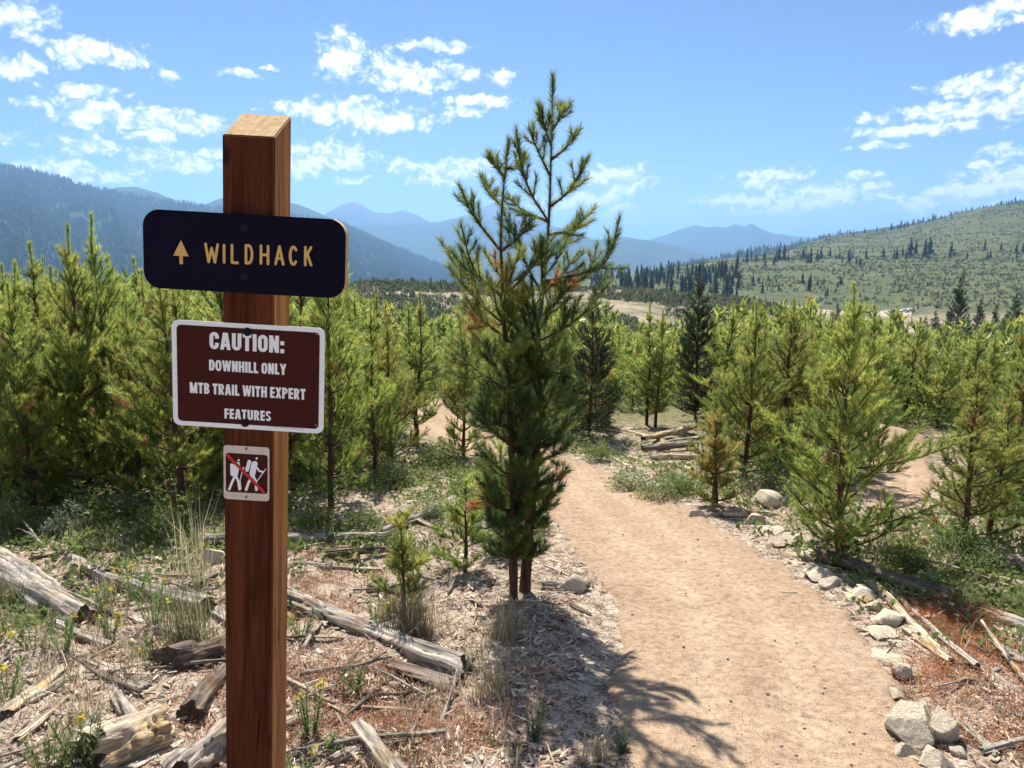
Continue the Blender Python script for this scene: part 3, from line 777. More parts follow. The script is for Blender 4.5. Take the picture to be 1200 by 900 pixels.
YELLOW = pine_proto(130, 420, .062, .006, BROWNNEEDLE, Hh=1.2, Rr=.36, whorls=7, base=.06, per=(4, 6))
SAPLING = pine_proto(131, 520, .06, .0045, NEEDLE, Hh=.9, Rr=.26, whorls=5, base=.08, per=(4, 5), r0=.016)
print('tris', [len(q[1].polygons) for q in NEAR+MID+DARK+[YELLOW, SAPLING]])
def plant(proto, x, y, hgt, base_h, label, group=None, wf=1.0, name='pine_tree', tilt=0.0):
    sc = hgt/base_h
    o = thing(name, label, 'tree', (x, y, h1(x, y)-.02), 0, group, (sc*wf, sc*wf, sc), rot=(tilt*random.uniform(-1, 1), tilt*random.uniform(-1, 1), random.random()*6.28))
    link('trunk', proto[0], o); link('crown', proto[1], o); return o
TREES = []            # (x, y, radius)
def plant_px(proto, bx, by, tx, ty, base_h, label, wf=1.0, name='pine_tree', group=None):
    g = ground_hit(bx, by); top = PY(tx, ty, g.y)
    hgt = top.z - h1(g.x, g.y)
    TREES.append((g.x, g.y, .5)); return plant(proto, g.x, g.y, hgt, base_h, label, group, wf, name)
plant_px(NEAR[2], 983, 652, 1004, 330, 2.5, 'broad young pine with brown needles inside, right of the trail edge', 1.12)
plant_px(NEAR[1], 1128, 640, 1137, 425, 2.5, 'slim young pine right of the sandy bermed turn', 1.4)
plant_px(NEAR[3], 1158, 632, 1165, 452, 2.5, 'thin young pine close beside the slim pine at right', 1.3)
plant_px(DARK[0], 815, 492, 821, 310, 2.8, 'dark narrow conifer rising above the woodpile', 1.0, 'conifer')
plant_px(DARK[1], 690, 512, 695, 335, 2.8, 'dense dark conifer just behind the big twin-stemmed pine', .95, 'conifer')
plant_px(DARK[0], 655, 505, 665, 372, 2.8, 'dark conifer half hidden behind the big twin-stemmed pine', .9, 'conifer')
plant_px(NEAR[1], 758, 498, 766, 355, 2.5, 'thin double pine behind the woodpile', 1.1)
plant_px(NEAR[3], 768, 500, 774, 362, 2.5, 'slender pine standing at the back of the woodpile', 1.0)
plant_px(NEAR[0], 872, 560, 862, 352, 2.5, 'bright green pine behind the yellowing sapling', 1.1)
plant_px(YELLOW, 838, 592, 834, 478, 1.2, 'yellowing orange sapling at the right trail edge', 1.2, 'pine_sapling')
plant_px(NEAR[4], 915, 545, 922, 350, 2.5, 'bright pine between the yellowing sapling and the broad pine', 1.1)
plant_px(NEAR[3], 489, 522, 490, 342, 2.5, 'slim pine with bare lower stem left of the big pine', 1.25)
plant_px(NEAR[0], 388, 592, 424, 270, 2.5, 'tall pine beside the right edge of the name sign', .9)
plant_px(NEAR[1], 345, 575, 346, 222, 2.5, 'tall pine whose tip rises right behind the post', .8)
plant_px(NEAR[4], 215, 604, 208, 318, 2.5, 'yellowish pine just left of the caution sign', 1.15)
plant_px(NEAR[0], 138, 570, 141, 250, 2.5, 'tallest pine in the thicket left of the name sign', .95)
plant_px(NEAR[2], 105, 585, 110, 262, 2.5, 'second tallest pine in the left thicket', .9)
plant_px(NEAR[1], 62, 560, 60, 284, 2.5, 'upright pine with clear leader in the left thicket', 1.1)
plant_px(NEAR[3], 14, 570, 20, 270, 2.5, 'pine with forked top at the left picture edge', 1.3)
plant_px(NEAR[4], 40, 600, 34, 330, 2.5, 'bushy pine low in front of the left thicket', 1.1)
plant_px(NEAR[2], 165, 590, 168, 352, 2.5, 'wide bushy pine below the arrow of the name sign', 1.0)
plant_px(NEAR[1], 440, 560, 452, 352, 2.5, 'light green pine in the gap right of the caution sign', 1.0)
plant_px(NEAR[0], 1190, 600, 1192, 400, 2.5, 'pine cut by the right picture edge', 1.2)
plant_px(NEAR[0], 543, 534, 548, 385, 2.5, 'young pine at the left bend just behind the big pine', 1.1)
plant_px(NEAR[2], 460, 540, 462, 372, 2.5, 'young pine left of the slim bare-stemmed pine', .95)
plant_px(SAPLING, 473, 722, 474, 598, .9, 'small pine sapling left of the big pine foot', 1.25, 'pine_sapling')
plant_px(SAPLING, 545, 668, 540, 560, .9, 'little pine sapling tucked under the big pine', 1.5, 'pine_sapling')
plant_px(SAPLING, 585, 640, 578, 520, .9, 'green sapling pressed against the big pine stems', 1.2, 'pine_sapling')

# ---- the big pine with two stems
def hero():
    g0 = on_ground(606, 700); y0 = g0.y; h = Pine(77); g = h.g
    def at(px, py, dy=0.0): return np.array(PY(px, py, y0+dy))
    root = thing('pine_tree', 'big twin-stemmed pine left of the trail reaching into the sky', 'tree', g0)
    off = np.array(g0)
    stems = []
    for pts, r in (([(614, 706), (620, 620), (627, 540), (632, 470), (630, 400), (637, 330), (643, 260), (646, 170), (648, 90)], .036), ([(602, 706), (601, 620), (599, 520), (594, 440), (590, 364), (587, 279), (590, 220), (596, 165)], .028)):
        p = smoothline([at(*q, .06*(1 if r > .03 else -1)) for q in pts], 5); stems.append(p)
        A = Acc(); tube(A, p-off, r*np.linspace(1, .09, len(p))**1.35, 9, jit=.2)
        trk = link('trunk', A.mesh('trunk', BARK, True), root)
        h.foliate(smoothline([at(*q) for q in pts[-2:]], 4), .2, .3); h.foliate(smoothline([at(*q) for q in pts[-2:]], 4), .55, .3)
        h.foliate(p[int(.52*len(p)):-3], 0, .3)
    def cb(pts, tint=.3, dead=0.0, twig=.26, ntw=4, r=.009, t0=.12, dy=0.0):
        n = len(pts); P_ = [at(q[0], q[1], dy*k/(n-1)) for k, q in enumerate(pts)]; al = np.vstack(stems); P_[0] = al[np.argmin(((al-P_[0])**2).sum(1))]
        h.branch(smoothline(P_, 4), r, twig, tint, t0, ntw, dead=dead, up=.5)
    for pts, dy in (([(645, 249), (668, 222), (691, 183)], -.1), ([(649, 277), (672, 268), (697, 243)], .15), ([(642, 325), (690, 318), (714, 300), (726, 254)], -.15), ([(650, 185), (664, 172), (675, 154)], .05),
                    ([(641, 200), (630, 176), (619, 149)], -.05), ([(639, 262), (622, 226), (610, 190), (605, 151)], -.12), ([(637, 258), (612, 246), (595, 228)], .12), ([(646, 165), (638, 148), (633, 124)], 0),
                    ([(647, 150), (656, 138), (660, 122)], 0.05), ([(587, 292), (560, 260), (548, 240), (538, 217)], -.1), ([(588, 346), (560, 322), (548, 295), (540, 262)], -.2), ([(588, 352), (556, 328), (535, 312), (516, 282)], .1),
                    ([(590, 292), (608, 278), (622, 256)], .05), ([(592, 206), (582, 196), (577, 185)], 0), ([(593, 200), (604, 196), (610, 188)], 0), ([(640, 300), (660, 290), (678, 262)], .2),
                    ([(588, 240), (574, 226), (568, 208)], .1), ([(638, 330), (665, 336), (690, 318), (700, 285)], .25), ([(632, 400), (668, 380), (700, 350), (712, 322)], .1)):
        cb(pts, .2+.25*g.random(), dy=dy*1.3)
    # lower crown: whorls round both stems, kept within the outline of the photograph's tree
    for s_, st in enumerate(stems):
        for py in np.arange(350, 668, 20 if s_ == 0 else 22):
            zz = PY(600, py, y0).z
            k = int(np.argmin(np.abs(st[:, 2]-zz))); p = st[k]
            ext = np.interp(py, [350, 400, 450, 500, 560, 620, 670], [.44, .43, .39, .36, .29, .22, .14])
            nb = 5 if py > 430 else 3; a0 = g.random()*6.28
            for q in range(nb):
                a_ = a0 + q*6.283/nb + .4*g.standard_normal(); an = R(24 + 12*g.standard_normal() + (14 if py < 420 else 0))
                L = ext*(.6+.55*g.random())*(1.1 if math.cos(a_) < 0 else .85)
                pts = bez(p, [math.cos(a_)*math.cos(an), math.sin(a_)*math.cos(an), math.sin(an)], L, .6, 5, g, .2)
                low = np.interp(py, [350, 520, 670], [0, .1, .25])
                h.branch(pts, .008, .5, (.02+.75*g.random()**1.3)*(1 if py < 430 else .62), .35, 3, dead=.5*(g.random() < .03), up=.9)
    # dead russet tufts
    for pts in ([(636, 338), (655, 330), (672, 335)], [(588, 385), (566, 380), (552, 371)], [(600, 590), (572, 588), (550, 592)]):
        cb(pts, .97, 1.0, .4, 3, .006, 0)
    v, a, f3, f4 = h.wood.arrays(); A = Acc(); A.add(v-off, f4, a); link('branches', A.mesh('branches', BARK, True), trk)
    V, t_ = needles(h.segs, 780, .056, .0034, g, (.45, 1.0)); A = Acc(); A.add(V-off, np.arange(len(V)).reshape(-1, 3), t_)
    link('crown', A.mesh('crown', NEEDLE_HERO), root); TREES.append((g0.x, g0.y, .6))
    print('hero needles', len(V)//3)
hero()

# ---- the thicket: countable young pines up to about 30 m, the rest beyond as one mass
def sky_limit(px):    # highest picture row a random tree may reach
    return np.interp(px, [-100, 0, 60, 160, 250, 350, 420, 440, 525, 560, 700, 740, 800, 870, 1000, 1100, 1200, 1300], [290, 300, 300, 305, 310, 300, 330, 362, 372, 360, 365, 390, 378, 362, 366, 392, 385, 380])
def base_limit(px):   # lowest picture row a random tree may stand on
    return np.interp(px, [-200, 0, 250, 330, 420, 440, 520, 640, 700, 705, 830, 840, 900, 960, 1060, 1090, 1300], [640, 606, 600, 585, 575, 520, 512, 508, 505, 480, 480, 520, 560, 575, 506, 590, 620])
GA = 'young pines of the thicket beyond the trail'
GB = 'young pines of the thicket behind the signs'
cands = []
for _ in range(16000):
    r = math.sqrt(36 + (36*36-36)*random.random()); a = R(random.uniform(-37, 37)); cands.append((r, a))
planted = 0; STAND = []; grid = {}
def gkey(x, y): return (int(x//2), int(y//2))
for q in TREES: grid.setdefault(gkey(q[0], q[1]), []).append(q)
def crowded(x, y, md):
    i, j = gkey(x, y)
    return any((x-q[0])**2+(y-q[1])**2 < md*md for di in (-1, 0, 1) for dj in (-1, 0, 1) for q in grid.get((i+di, j+dj), ()))
ok = []
for r, a in cands:
    x, y = r*math.sin(a), r*math.cos(a)
    zb = float(Hbase(x, y)); px, py = to_px(x, y, zb)
    if px < -70 or px > 1270 or py > base_limit(px): continue
    if (487 < px < 526 and py > 474) or (1030 < px < 1086 and py > 505): continue
    if crowded(x, y, (.55 + .012*r)*random.choice((.75, 1, 1.25))): continue
    if r < 24 and tdist([x], [y])[0] < .3: continue
    lim = sky_limit(px) - 12 + random.expovariate(1/32.0)
    ztop = PY(px, lim, y).z; h = min(ztop-zb, random.uniform(1.5, 4.2))
    if h < 1.0: continue
    ok.append((r, x, y, h, px)); grid.setdefault(gkey(x, y), []).append((x, y))
ok.sort()
for r, x, y, h, px in ok:
    if planted >= 285: STAND.append((x, y, float(H(np.array([x]), np.array([y]))[0]), h)); continue
    left = px < 540
    pr = random.choice(NEAR) if r < 13 else random.choice(MID)
    plant(pr, x, y, h, 2.5, 'young pine in the crowded thicket left of the big pine' if left else 'young pine in the crowded thicket right of the big pine', GB if left else GA, random.uniform(.8, 1.35), tilt=.06)
    planted += 1
print('planted', planted, 'rest', len(STAND), 'r at end', r)
FARP = []
for q in range(4):
    p_ = Pine(140+q); p_.build(Hh=1.0, Rr=.25, whorls=5, base=.1, per=(3, 4), twig=.4, ntw=2, r0=.012)
    V, t_ = needles(p_.segs, 9, .10, .03, p_.g); FARP.append((V, np.arange(len(V)).reshape(-1, 3), t_))
print('far pine tris', [len(q[1]) for q in FARP])
P = list(STAND)
for (n, r0, r1) in ((1350, 34, 66), (1100, 60, 150)):
    for q in polar_pts(n, -60, 1260, r0, r1):
        px, py = to_px(*q)
        lim = sky_limit(px) - 5 + random.expovariate(1/17.0); zt = PY(px, lim, q[1]).z
        h = min(zt-q[2], random.uniform(1.8, 4.2))
        if h > .8: P.append((*q, h))
P = np.array(P); A = Acc()
for q in range(4): scatter(A, FARP[q], P[q::4, :3], P[q::4, 3], .95+.3*rng.random(len(P[q::4])), .35)
tag(link('pine_stand', A.mesh('pine_stand', NEEDLE)), 'mass of young pines receding down the slope', 'forest', kind='stuff')
print('stand', len(P))
# tall dark spruces right of the lot
for (tx, ty, rr, hh, lab) in ((1127, 313, 118, 11.5, 'tall dark spruce standing alone above the thicket at right'), (1098, 360, 125, 5.5, 'dark spruce left of the tall lone spruce'), (1150, 345, 135, 7, 'dark spruce right of the tall lone spruce'), (1168, 352, 130, 6.5, 'middle dark spruce at the right picture edge'), (1193, 338, 130, 8.5, 'largest dark spruce at the right picture edge'), (1180, 362, 140, 5, 'small dark spruce near the right picture edge'), (1085, 368, 130, 4, 'small dark spruce at the end of the dirt lot'), (1112, 365, 122, 5, 'short dark spruce close left of the lone spruce'), (1136, 368, 112, 5, 'short dark spruce at the foot of the lone spruce'),
                              (983, 350, 150, 8, 'dark spruce in front of the left end of the dirt lot'), (938, 352, 150, 8, 'dark spruce left of the dirt lot'), (1030, 366, 140, 5, 'small spruce in front of the dirt lot'), (1058, 362, 140, 6, 'spruce in front of the parked cars')):
    p = PXYZ(tx, ty, rr); o = thing('spruce_tree', lab, 'tree', (p.x, p.y, p.z-hh), random.random()*6.28, None, (hh/2.8*.8, hh/2.8*.8, hh/2.8)); pr = DARK[random.randrange(2)]; link('trunk', pr[0], o); link('crown', pr[1], o)

# ------------------------------------------------------------------ trail post and signs
f0 = PY(291, 160, 2.11); f1 = PY(291.5, 740, 2.11)
lean = math.atan2(f0.x-f1.x, f0.z-f1.z)
zb = -0.21-.35
ox = f1.x + (f0.x-f1.x)*(zb-f1.z)/(f0.z-f1.z)
PM = Matrix.Translation((ox, 2.11, zb)) @ Matrix.Rotation(lean, 4, 'Y') @ Matrix.Rotation(R(-1.6), 4, 'Z')
PMI = PM.inverted()
def on_post(px, py, off=0.0):
    d = PMI.to_3x3() @ px_dir(px, py); o = PMI @ Vector((0, 0, CAMZ)); k = (-off-o.y)/d.y
    q = o + d*k; return q.x, q.z
hw = .07; zf = on_post(291, 159)[1]; zt = zf + .078
post = thing('sign_post', 'square red-brown timber post with slanted sawn top', 'post', (0, 0, 0)); post.matrix_world = PM
def bevbox(name, verts, faces, mt, par, w=.004):
    import bmesh
    bm = bmesh.new(); vs = [bm.verts.new(v) for v in verts]
    for f in faces: bm.faces.new([vs[q] for q in f])
    bmesh.ops.recalc_face_normals(bm, faces=bm.faces)
    bmesh.ops.bevel(bm, geom=list(bm.edges), offset=w, segments=2, affect='EDGES')
    me = bpy.data.meshes.new(name); bm.to_mesh(me); bm.free()
    for q in (mt if isinstance(mt, list) else [mt]): me.materials.append(q)
    return me, link(name, me, par)
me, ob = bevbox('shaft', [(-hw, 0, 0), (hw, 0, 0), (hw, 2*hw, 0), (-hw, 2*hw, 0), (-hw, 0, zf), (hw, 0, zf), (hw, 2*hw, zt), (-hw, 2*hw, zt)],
       [(0, 1, 2, 3), (4, 5, 6, 7), (0, 1, 5, 4), (1, 2, 6, 5), (2, 3, 7, 6), (3, 0, 4, 7)], [TIMBER, TIMBER_SIDE_LIT, TIMBER_TOP], post, .003)
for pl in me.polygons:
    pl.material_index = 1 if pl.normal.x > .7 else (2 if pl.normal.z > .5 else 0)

def rrect(w_, h_, r, n=8):
    out = []
    for cx, cz, a0 in ((w_/2-r, h_/2-r, 0), (-w_/2+r, h_/2-r, 90), (-w_/2+r, -h_/2+r, 180), (w_/2-r, -h_/2+r, 270)):
        for q in range(n+1): an = R(a0+90*q/n); out.append((cx+r*math.cos(an), cz+r*math.sin(an)))
    return out
def slab(pts, y0, y1, mt, name, par, edge_mat=None):
    """outline in x,z extruded from y0 (front) to y1 (back)"""
    n = len(pts); me = bpy.data.meshes.new(name)
    v = [(x, y0, z) for x, z in pts]+[(x, y1, z) for x, z in pts]
    f = [tuple(range(n))[::-1] if False else tuple(range(n)), tuple(range(2*n-1, n-1, -1))]+[(q, n+q, n+(q+1) % n, (q+1) % n) for q in range(n)]
    me.from_pydata(v, [], f); me.materials.append(mt)
    if edge_mat:
        me.materials.append(edge_mat)
        for q, p_ in enumerate(me.polygons): p_.material_index = 0 if q == 0 else 1
    me.update(); return link(name, me, par)
def strokes(items, mt, name, par, y0, th=.0012):
    """thick pen strokes in x,z; each laid a hair in front of the last"""
    A = Acc(); k = 0
    for pts, w_ in items:
        if len(pts) == 1:   # a disc
            c = pts[0]; ring = [(c[0]+w_*math.cos(q*.3927), c[1]+w_*math.sin(q*.3927)) for q in range(16)]
            y = y0-k*.00006; A.add([(x, y, z) for x, z in ring], np.array([[0, q+1, q] for q in range(1, 15)])); k += 1; continue
        for a, b in zip(pts[:-1], pts[1:]):
            d = np.array([b[0]-a[0], b[1]-a[1]]); L = np.hypot(*d); d = d/max(L, 1e-9); an = math.atan2(d[1], d[0]); out = []
            for c, s in ((b, -90), (a, 90)):
                for q in range(7): u = an+R(s+30*q); out.append((c[0]+w_/2*math.cos(u), c[1]+w_/2*math.sin(u)))
            y = y0-k*.00006; A.add([(x, y, z) for x, z in out], np.array([[0, q+1, q] for q in range(1, 13)])); k += 1
    return link(name, A.mesh(name, mt), par)
def sign_root(name, label, px, py):
    x, z = on_post(px, py, .004)
    o = thing(name, label, 'sign', (0, 0, 0)); o.matrix_world = PM @ Matrix.Translation((x, 0, z)); return o, x, z
def dome(par, name, x, z, y, r, mt, hgt=.35):
    A = Acc(); rings = [(1, 0), (.92, .5), (.6, .9), (0.001, 1)]
    v = [(x+r*q*math.cos(t_), y-r*hgt*e, z+r*q*math.sin(t_)) for q, e in rings for t_ in np.arange(14)*2*math.pi/14]
    f = [(a*14+b, (a+1)*14+b, (a+1)*14+(b+1) % 14, a*14+(b+1) % 14) for a in range(3) for b in range(14)]
    A.add(v, f); return link(name, A.mesh(name, mt, True), par)

# name sign
TH = .03
s1, sx, sz = sign_root('name_sign', 'long dark navy sign with rounded corners reading WILDHACK and an arrow', 286.5, 298)
xl, _ = on_post(168, 298, TH); xr, _ = on_post(405, 298, TH); _, zt1 = on_post(286, 251, TH); _, zb1 = on_post(286, 343.5, TH)
wd, hg = xr-xl, zt1-zb1; ccx, ccz = (xl+xr)/2-sx, (zt1+zb1)/2-sz
slab([(x+ccx, z+ccz) for x, z in rrect(wd, hg, .045)], -TH, -.0005, SIGN_NAVY, 'board', s1, SIGN_EDGE)
slab([(x+ccx, z+ccz) for x, z in rrect(wd-.006, hg-.006, .042)], -TH-.0015, -TH+.004, SIGN_NAVY, 'face', s1); face1 = [q for q in s1.children if q.name.startswith('face')][0]
def loc1(px, py, off=TH): a, b = on_post(px, py, off); return a-sx, b-sz
def arc(cx, cy, rx, ry, a0, a1, n=9): return [(cx+rx*math.cos(R(a0+(a1-a0)*q/n)), cy+ry*math.sin(R(a0+(a1-a0)*q/n))) for q in range(n+1)]
GL = {'W': [[(0, 1), (.24, 0), (.5, .78), (.76, 0), (1, 1)]], 'I': [[(.5, 0), (.5, 1)]], 'L': [[(.1, 1), (.1, 0), (.85, 0)]],
      'D': [[(.08, 0), (.08, 1), (.45, 1)]+arc(.45, .5, .47, .5, 90, -90)+[(.08, 0)]], 'H': [[(.08, 0), (.08, 1)], [(.92, 0), (.92, 1)], [(.08, .5), (.92, .5)]],
      'A': [[(0, 0), (.5, 1), (1, 0)], [(.2, .32), (.8, .32)]], 'C': [arc(.52, .5, .46, .5, 42, 318, 14)], 'K': [[(.1, 0), (.1, 1)], [(.88, 1), (.1, .42)], [(.38, .62), (.92, 0)]]}
cxs = [(240, 257), (262, 264), (270, 281.5), (286.5, 298), (304, 317), (322, 334), (338.5, 350), (356, 367.5)]
it = []
for ch, (xa, xb) in zip('WILDHACK', cxs):
    x0, zb_ = loc1(xa+1.5, 308.5+(xa-300)*.03); x1, zt_ = loc1(xb-1.5, 288.5+(xa-300)*.03)
    for st in GL[ch]: it.append(([(x0+(x1-x0)*u, zb_+(zt_-zb_)*v) for u, v in st], .0072))
strokes(it, SIGN_YELLOW, 'lettering', face1, -TH-.0022)
ax, az_t = loc1(212.5, 281.5); _, az_m = loc1(212.5, 300); xa, _ = loc1(203.5, 300); xb, _ = loc1(221.5, 300); _, az_b = loc1(212.5, 309.5)
slab([(ax, az_t), (xa, az_m), (ax-.0045, az_m), (ax-.0045, az_b), (ax+.0045, az_b), (ax+.0045, az_m), (xb, az_m)], -TH-.003, -TH-.001, SIGN_YELLOW, 'arrow', face1)
for q in ((286.5, 267), (286, 324)):
    x, z = loc1(*q); dome(s1, 'bolt', x, z, -TH-.001, .013, BOLT, .3)

# caution sign
s2, sx, sz = sign_root('caution_sign', 'brown metal caution sign with white border and white lettering', 291, 441)
def loc2(px, py, off=.003): a, b = on_post(px, py, off); return a-sx, b-sz
xl = loc2(202, 440)[0]; xr = loc2(380, 440)[0]; zt_ = loc2(290, 379.5)[1]; zb_ = loc2(290, 503)[1]
wd, hg, ccx, ccz = xr-xl, zt_-zb_, (xl+xr)/2, (zt_+zb_)/2
slab([(x+ccx, z+ccz) for x, z in rrect(wd, hg, .02)], -.003, -.0005, SIGN_WHITE, 'panel', s2)
slab([(x+ccx, z+ccz) for x, z in rrect(wd-.028, hg-.026, .012)], -.0036, -.002, SIGN_BROWN, 'brown_field', s2); field2 = [q for q in s2.children if q.name.startswith('brown')][0]
def clipz(poly, lo, hi):
    for sg, lim in ((1, lo), (-1, -hi)):
        out = []
        for p_, q_ in zip(poly, poly[1:]+poly[:1]):
            ip, iq = sg*p_[1] >= lim, sg*q_[1] >= lim
            if ip: out.append(p_)
            if ip != iq:
                f_ = (lim-sg*p_[1])/(sg*q_[1]-sg*p_[1]); out.append((p_[0]+(q_[0]-p_[0])*f_, p_[1]+(q_[1]-p_[1])*f_))
        poly = out
        if not poly: return poly
    return poly
SB = .235
def bar(a, b, w_=SB, ext=.0):
    d = np.array([b[0]-a[0], b[1]-a[1]], float); L_ = np.hypot(*d); d /= L_; n_ = np.array([-d[1], d[0]])*w_/2; a = np.array(a)-d*ext; b = np.array(b)+d*ext
    return clipz([tuple(a+n_), tuple(a-n_), tuple(b-n_), tuple(b+n_)], 0, 1)
def bow(cx, cz, rx, rz, a0, a1, w_=SB, n=12):
    out = []
    for q in range(n):
        u, v = R(a0+(a1-a0)*q/n), R(a0+(a1-a0)*(q+1)/n)
        out.append([(cx+rx*math.cos(u), cz+rz*math.sin(u)), (cx+(rx-w_)*math.cos(u), cz+(rz-w_*.85)*math.sin(u)), (cx+(rx-w_)*math.cos(v), cz+(rz-w_*.85)*math.sin(v)), (cx+rx*math.cos(v), cz+rz*math.sin(v))])
    return out
h_ = SB/2
def ring(w_): r = w_/2; return bow(r, 1-r, r, r, 0, 180)+bow(r, r, r, r, 180, 360)+[bar((h_, r), (h_, 1-r)), bar((w_-h_, r), (w_-h_, 1-r))]
def bowl(z0, z1, w_): r = (z1-z0)/2; return bow(w_-r, (z0+z1)/2, r, r, -90, 90)+[bar((SB*.5, z1-.1), (w_-r, z1-.1), .2), bar((SB*.5, z0+.1), (w_-r, z0+.1), .2)]
V1 = lambda x_: bar((x_, 0), (x_, 1))
LET = {'C': (.58, bow(.29, .71, .29, .29, 0, 180)+bow(.29, .29, .29, .29, 180, 360)+[bar((h_, .29), (h_, .71)), bar((.58-h_, .62), (.58-h_, .71)), bar((.58-h_, .29), (.58-h_, .38))]),
 'O': (.6, ring(.6)), 'U': (.58, bow(.29, .29, .29, .29, 180, 360)+[bar((h_, .29), (h_, 1)), bar((.58-h_, .29), (.58-h_, 1))]), 'I': (SB, [V1(h_)]), 'T': (.52, [V1(.26), bar((0, .89), (.52, .89), .22)]),
 'A': (.62, [bar((.1, 0), (.27, 1), .22, .2), bar((.52, 0), (.35, 1), .22, .2), bar((.15, .27), (.47, .27), .17)]), 'N': (.6, [V1(h_), V1(.6-h_), bar((.1, 1), (.5, 0), .22, .2)]), 'H': (.6, [V1(h_), V1(.6-h_), bar((.1, .52), (.5, .52), .19)]),
 'D': (.58, [V1(h_)]+bow(.29, .5, .29, .5, -90, 90)+[bar((.1, .9), (.3, .9), .2), bar((.1, .1), (.3, .1), .2)]), 'W': (.9, [bar((.09, 1), (.25, 0), .21, .2), bar((.27, 0), (.45, 1), .19, .2), bar((.45, 1), (.63, 0), .19, .2), bar((.65, 0), (.81, 1), .21, .2)]),
 'L': (.46, [V1(h_), bar((.1, .1), (.46, .1), .2)]), 'Y': (.6, [bar((.09, 1), (.3, .4), .22, .12), bar((.51, 1), (.3, .4), .22, .12), bar((.3, 0), (.3, .45))]), 'M': (.78, [V1(h_), V1(.78-h_), bar((.14, 1), (.39, .05), .2, .15), bar((.64, 1), (.39, .05), .2, .15)]),
 'B': (.57, [V1(h_)]+bowl(.46, 1, .54)+bowl(0, .56, .57)), 'R': (.58, [V1(h_)]+bowl(.42, 1, .56)+[bar((.3, .46), (.46, 0), .22, .1)]), 'P': (.56, [V1(h_)]+bowl(.4, 1, .56)), 'E': (.47, [V1(h_)]+[bar((.1, q_), (.46, q_), .2) for q_ in (.1, .5, .9)]), 'F': (.45, [V1(h_)]+[bar((.1, q_), (.44, q_), .2) for q_ in (.5, .9)]),
 'X': (.6, [bar((.11, 0), (.49, 1), .22, .2), bar((.49, 0), (.11, 1), .22, .2)]), 'S': (.55, bow(.275, .73, .275, .27, 10, 270, .22)+bow(.275, .27, .275, .275, -170, 90, .22)), ':': (SB, [bar((0, .12), (SB, .12), .24), bar((0, .58), (SB, .58), .24)])}
def text(body, x, z, height, width, mt, name, par, y, off=0):
    A = Acc(); pen = 0; polys = []
    for ch in body:
        if ch == ' ': pen += .24; continue
        wl, ps = LET[ch]
        polys += [[(p_[0]+pen, p_[1]) for p_ in pl_] for pl_ in ps if len(pl_) > 2]; pen += wl + .085
    pen -= .085
    for k, pl_ in enumerate(polys):
        yy = y - .00003*(k % 40)
        A.add([(x+(p_[0]/pen-.5)*width, yy, z+(p_[1]-.5)*height) for p_ in pl_], np.array([[0, q+1, q] for q in range(1, len(pl_)-1)]))
    return link(name, A.mesh(name, mt), par)
PXM = wd/178
for body, cx, cz, hh, ww, of in (('CAUTION:', 289.5, 401.3, 19.5, 87, .05), ('DOWNHILL ONLY', 290.3, 430.3, 12.6, 90, .045), ('MTB TRAIL WITH EXPERT', 290.3, 458, 12.6, 136, .045), ('FEATURES', 290.5, 486, 11.8, 55, .045)):
    x, z = loc2(cx, cz); text(body, x, z, hh*PXM*1.02, ww*PXM, SIGN_WHITE, 'lettering', field2, -.0041, of)
x, z = loc2(337, 501.6)
strokes([([(x+(q-11)*.0042, z-(q-11)*.0001), (x+(q-11)*.0042+.0022, z-(q-11)*.0001)], .0011) for q in range(22) if q % 7 != 5], BOLT, 'fine_print', s2, -.0034)
for q in ((290, 389), (287, 495.5)):
    x, z = loc2(*q); dome(s2, 'bolt', x, z, -.003, .0125, BOLT, .35)
for q in ((371.5, 391.5), (370, 498)):
    x, z = loc2(*q); dome(s2, 'rivet', x, z, -.003, .0032, SCREW, .3)

# no hiking plaque
s3, sx, sz = sign_root('no_hiking_sign', 'small worn square plaque with two hikers crossed out in red', 288, 555)
def loc3(px, py, off=.003): a, b = on_post(px, py, off); return a-sx, b-sz
xl = loc3(262, 555)[0]; xr = loc3(315.5, 555)[0]; zt_ = loc3(288, 523)[1]; zb_ = loc3(288, 586)[1]
wd, hg, ccx, ccz = xr-xl, zt_-zb_, (xl+xr)/2, (zt_+zb_)/2
slab([(x+ccx, z+ccz) for x, z in rrect(wd, hg, .009)], -.003, -.0005, SIGN_WORN, 'panel', s3)
ib = (loc3(264.5, 530.5), loc3(313.5, 579)); iw, ih = ib[1][0]-ib[0][0], ib[0][1]-ib[1][1]
fc = ((ib[0][0]+ib[1][0])/2, (ib[0][1]+ib[1][1])/2)
slab([(x+fc[0], z+fc[1]) for x, z in rrect(iw, ih, .008)], -.0036, -.002, SIGN_BROWN, 'brown_field', s3); field3 = [q for q in s3.children if q.name.startswith('brown')][0]
def zp(x, y): # zoomed-view coordinates of the plaque
    return loc3(180+x*220/762, 360+y*260/900)
def hiker(p, nm):
    it = [([zp(*p[0])], .0032*1.0)] + [([zp(*q) for q in pts], w_*.00058) for pts, w_ in p[1]]
    strokes(it, SIGN_WHITE, nm, field3, -.0042)
hiker([(346, 620), [([(342, 636), (332, 680)], 24), ([(336, 640), (330, 678)], 24), ([(318, 640), (320, 678)], 17), ([(332, 682), (318, 712), (308, 738)], 12), ([(334, 682), (345, 706), (350, 738)], 12), ([(342, 645), (358, 662), (366, 652)], 8), ([(366, 648), (352, 700), (356, 736)], 4)]], 'rear_hiker')
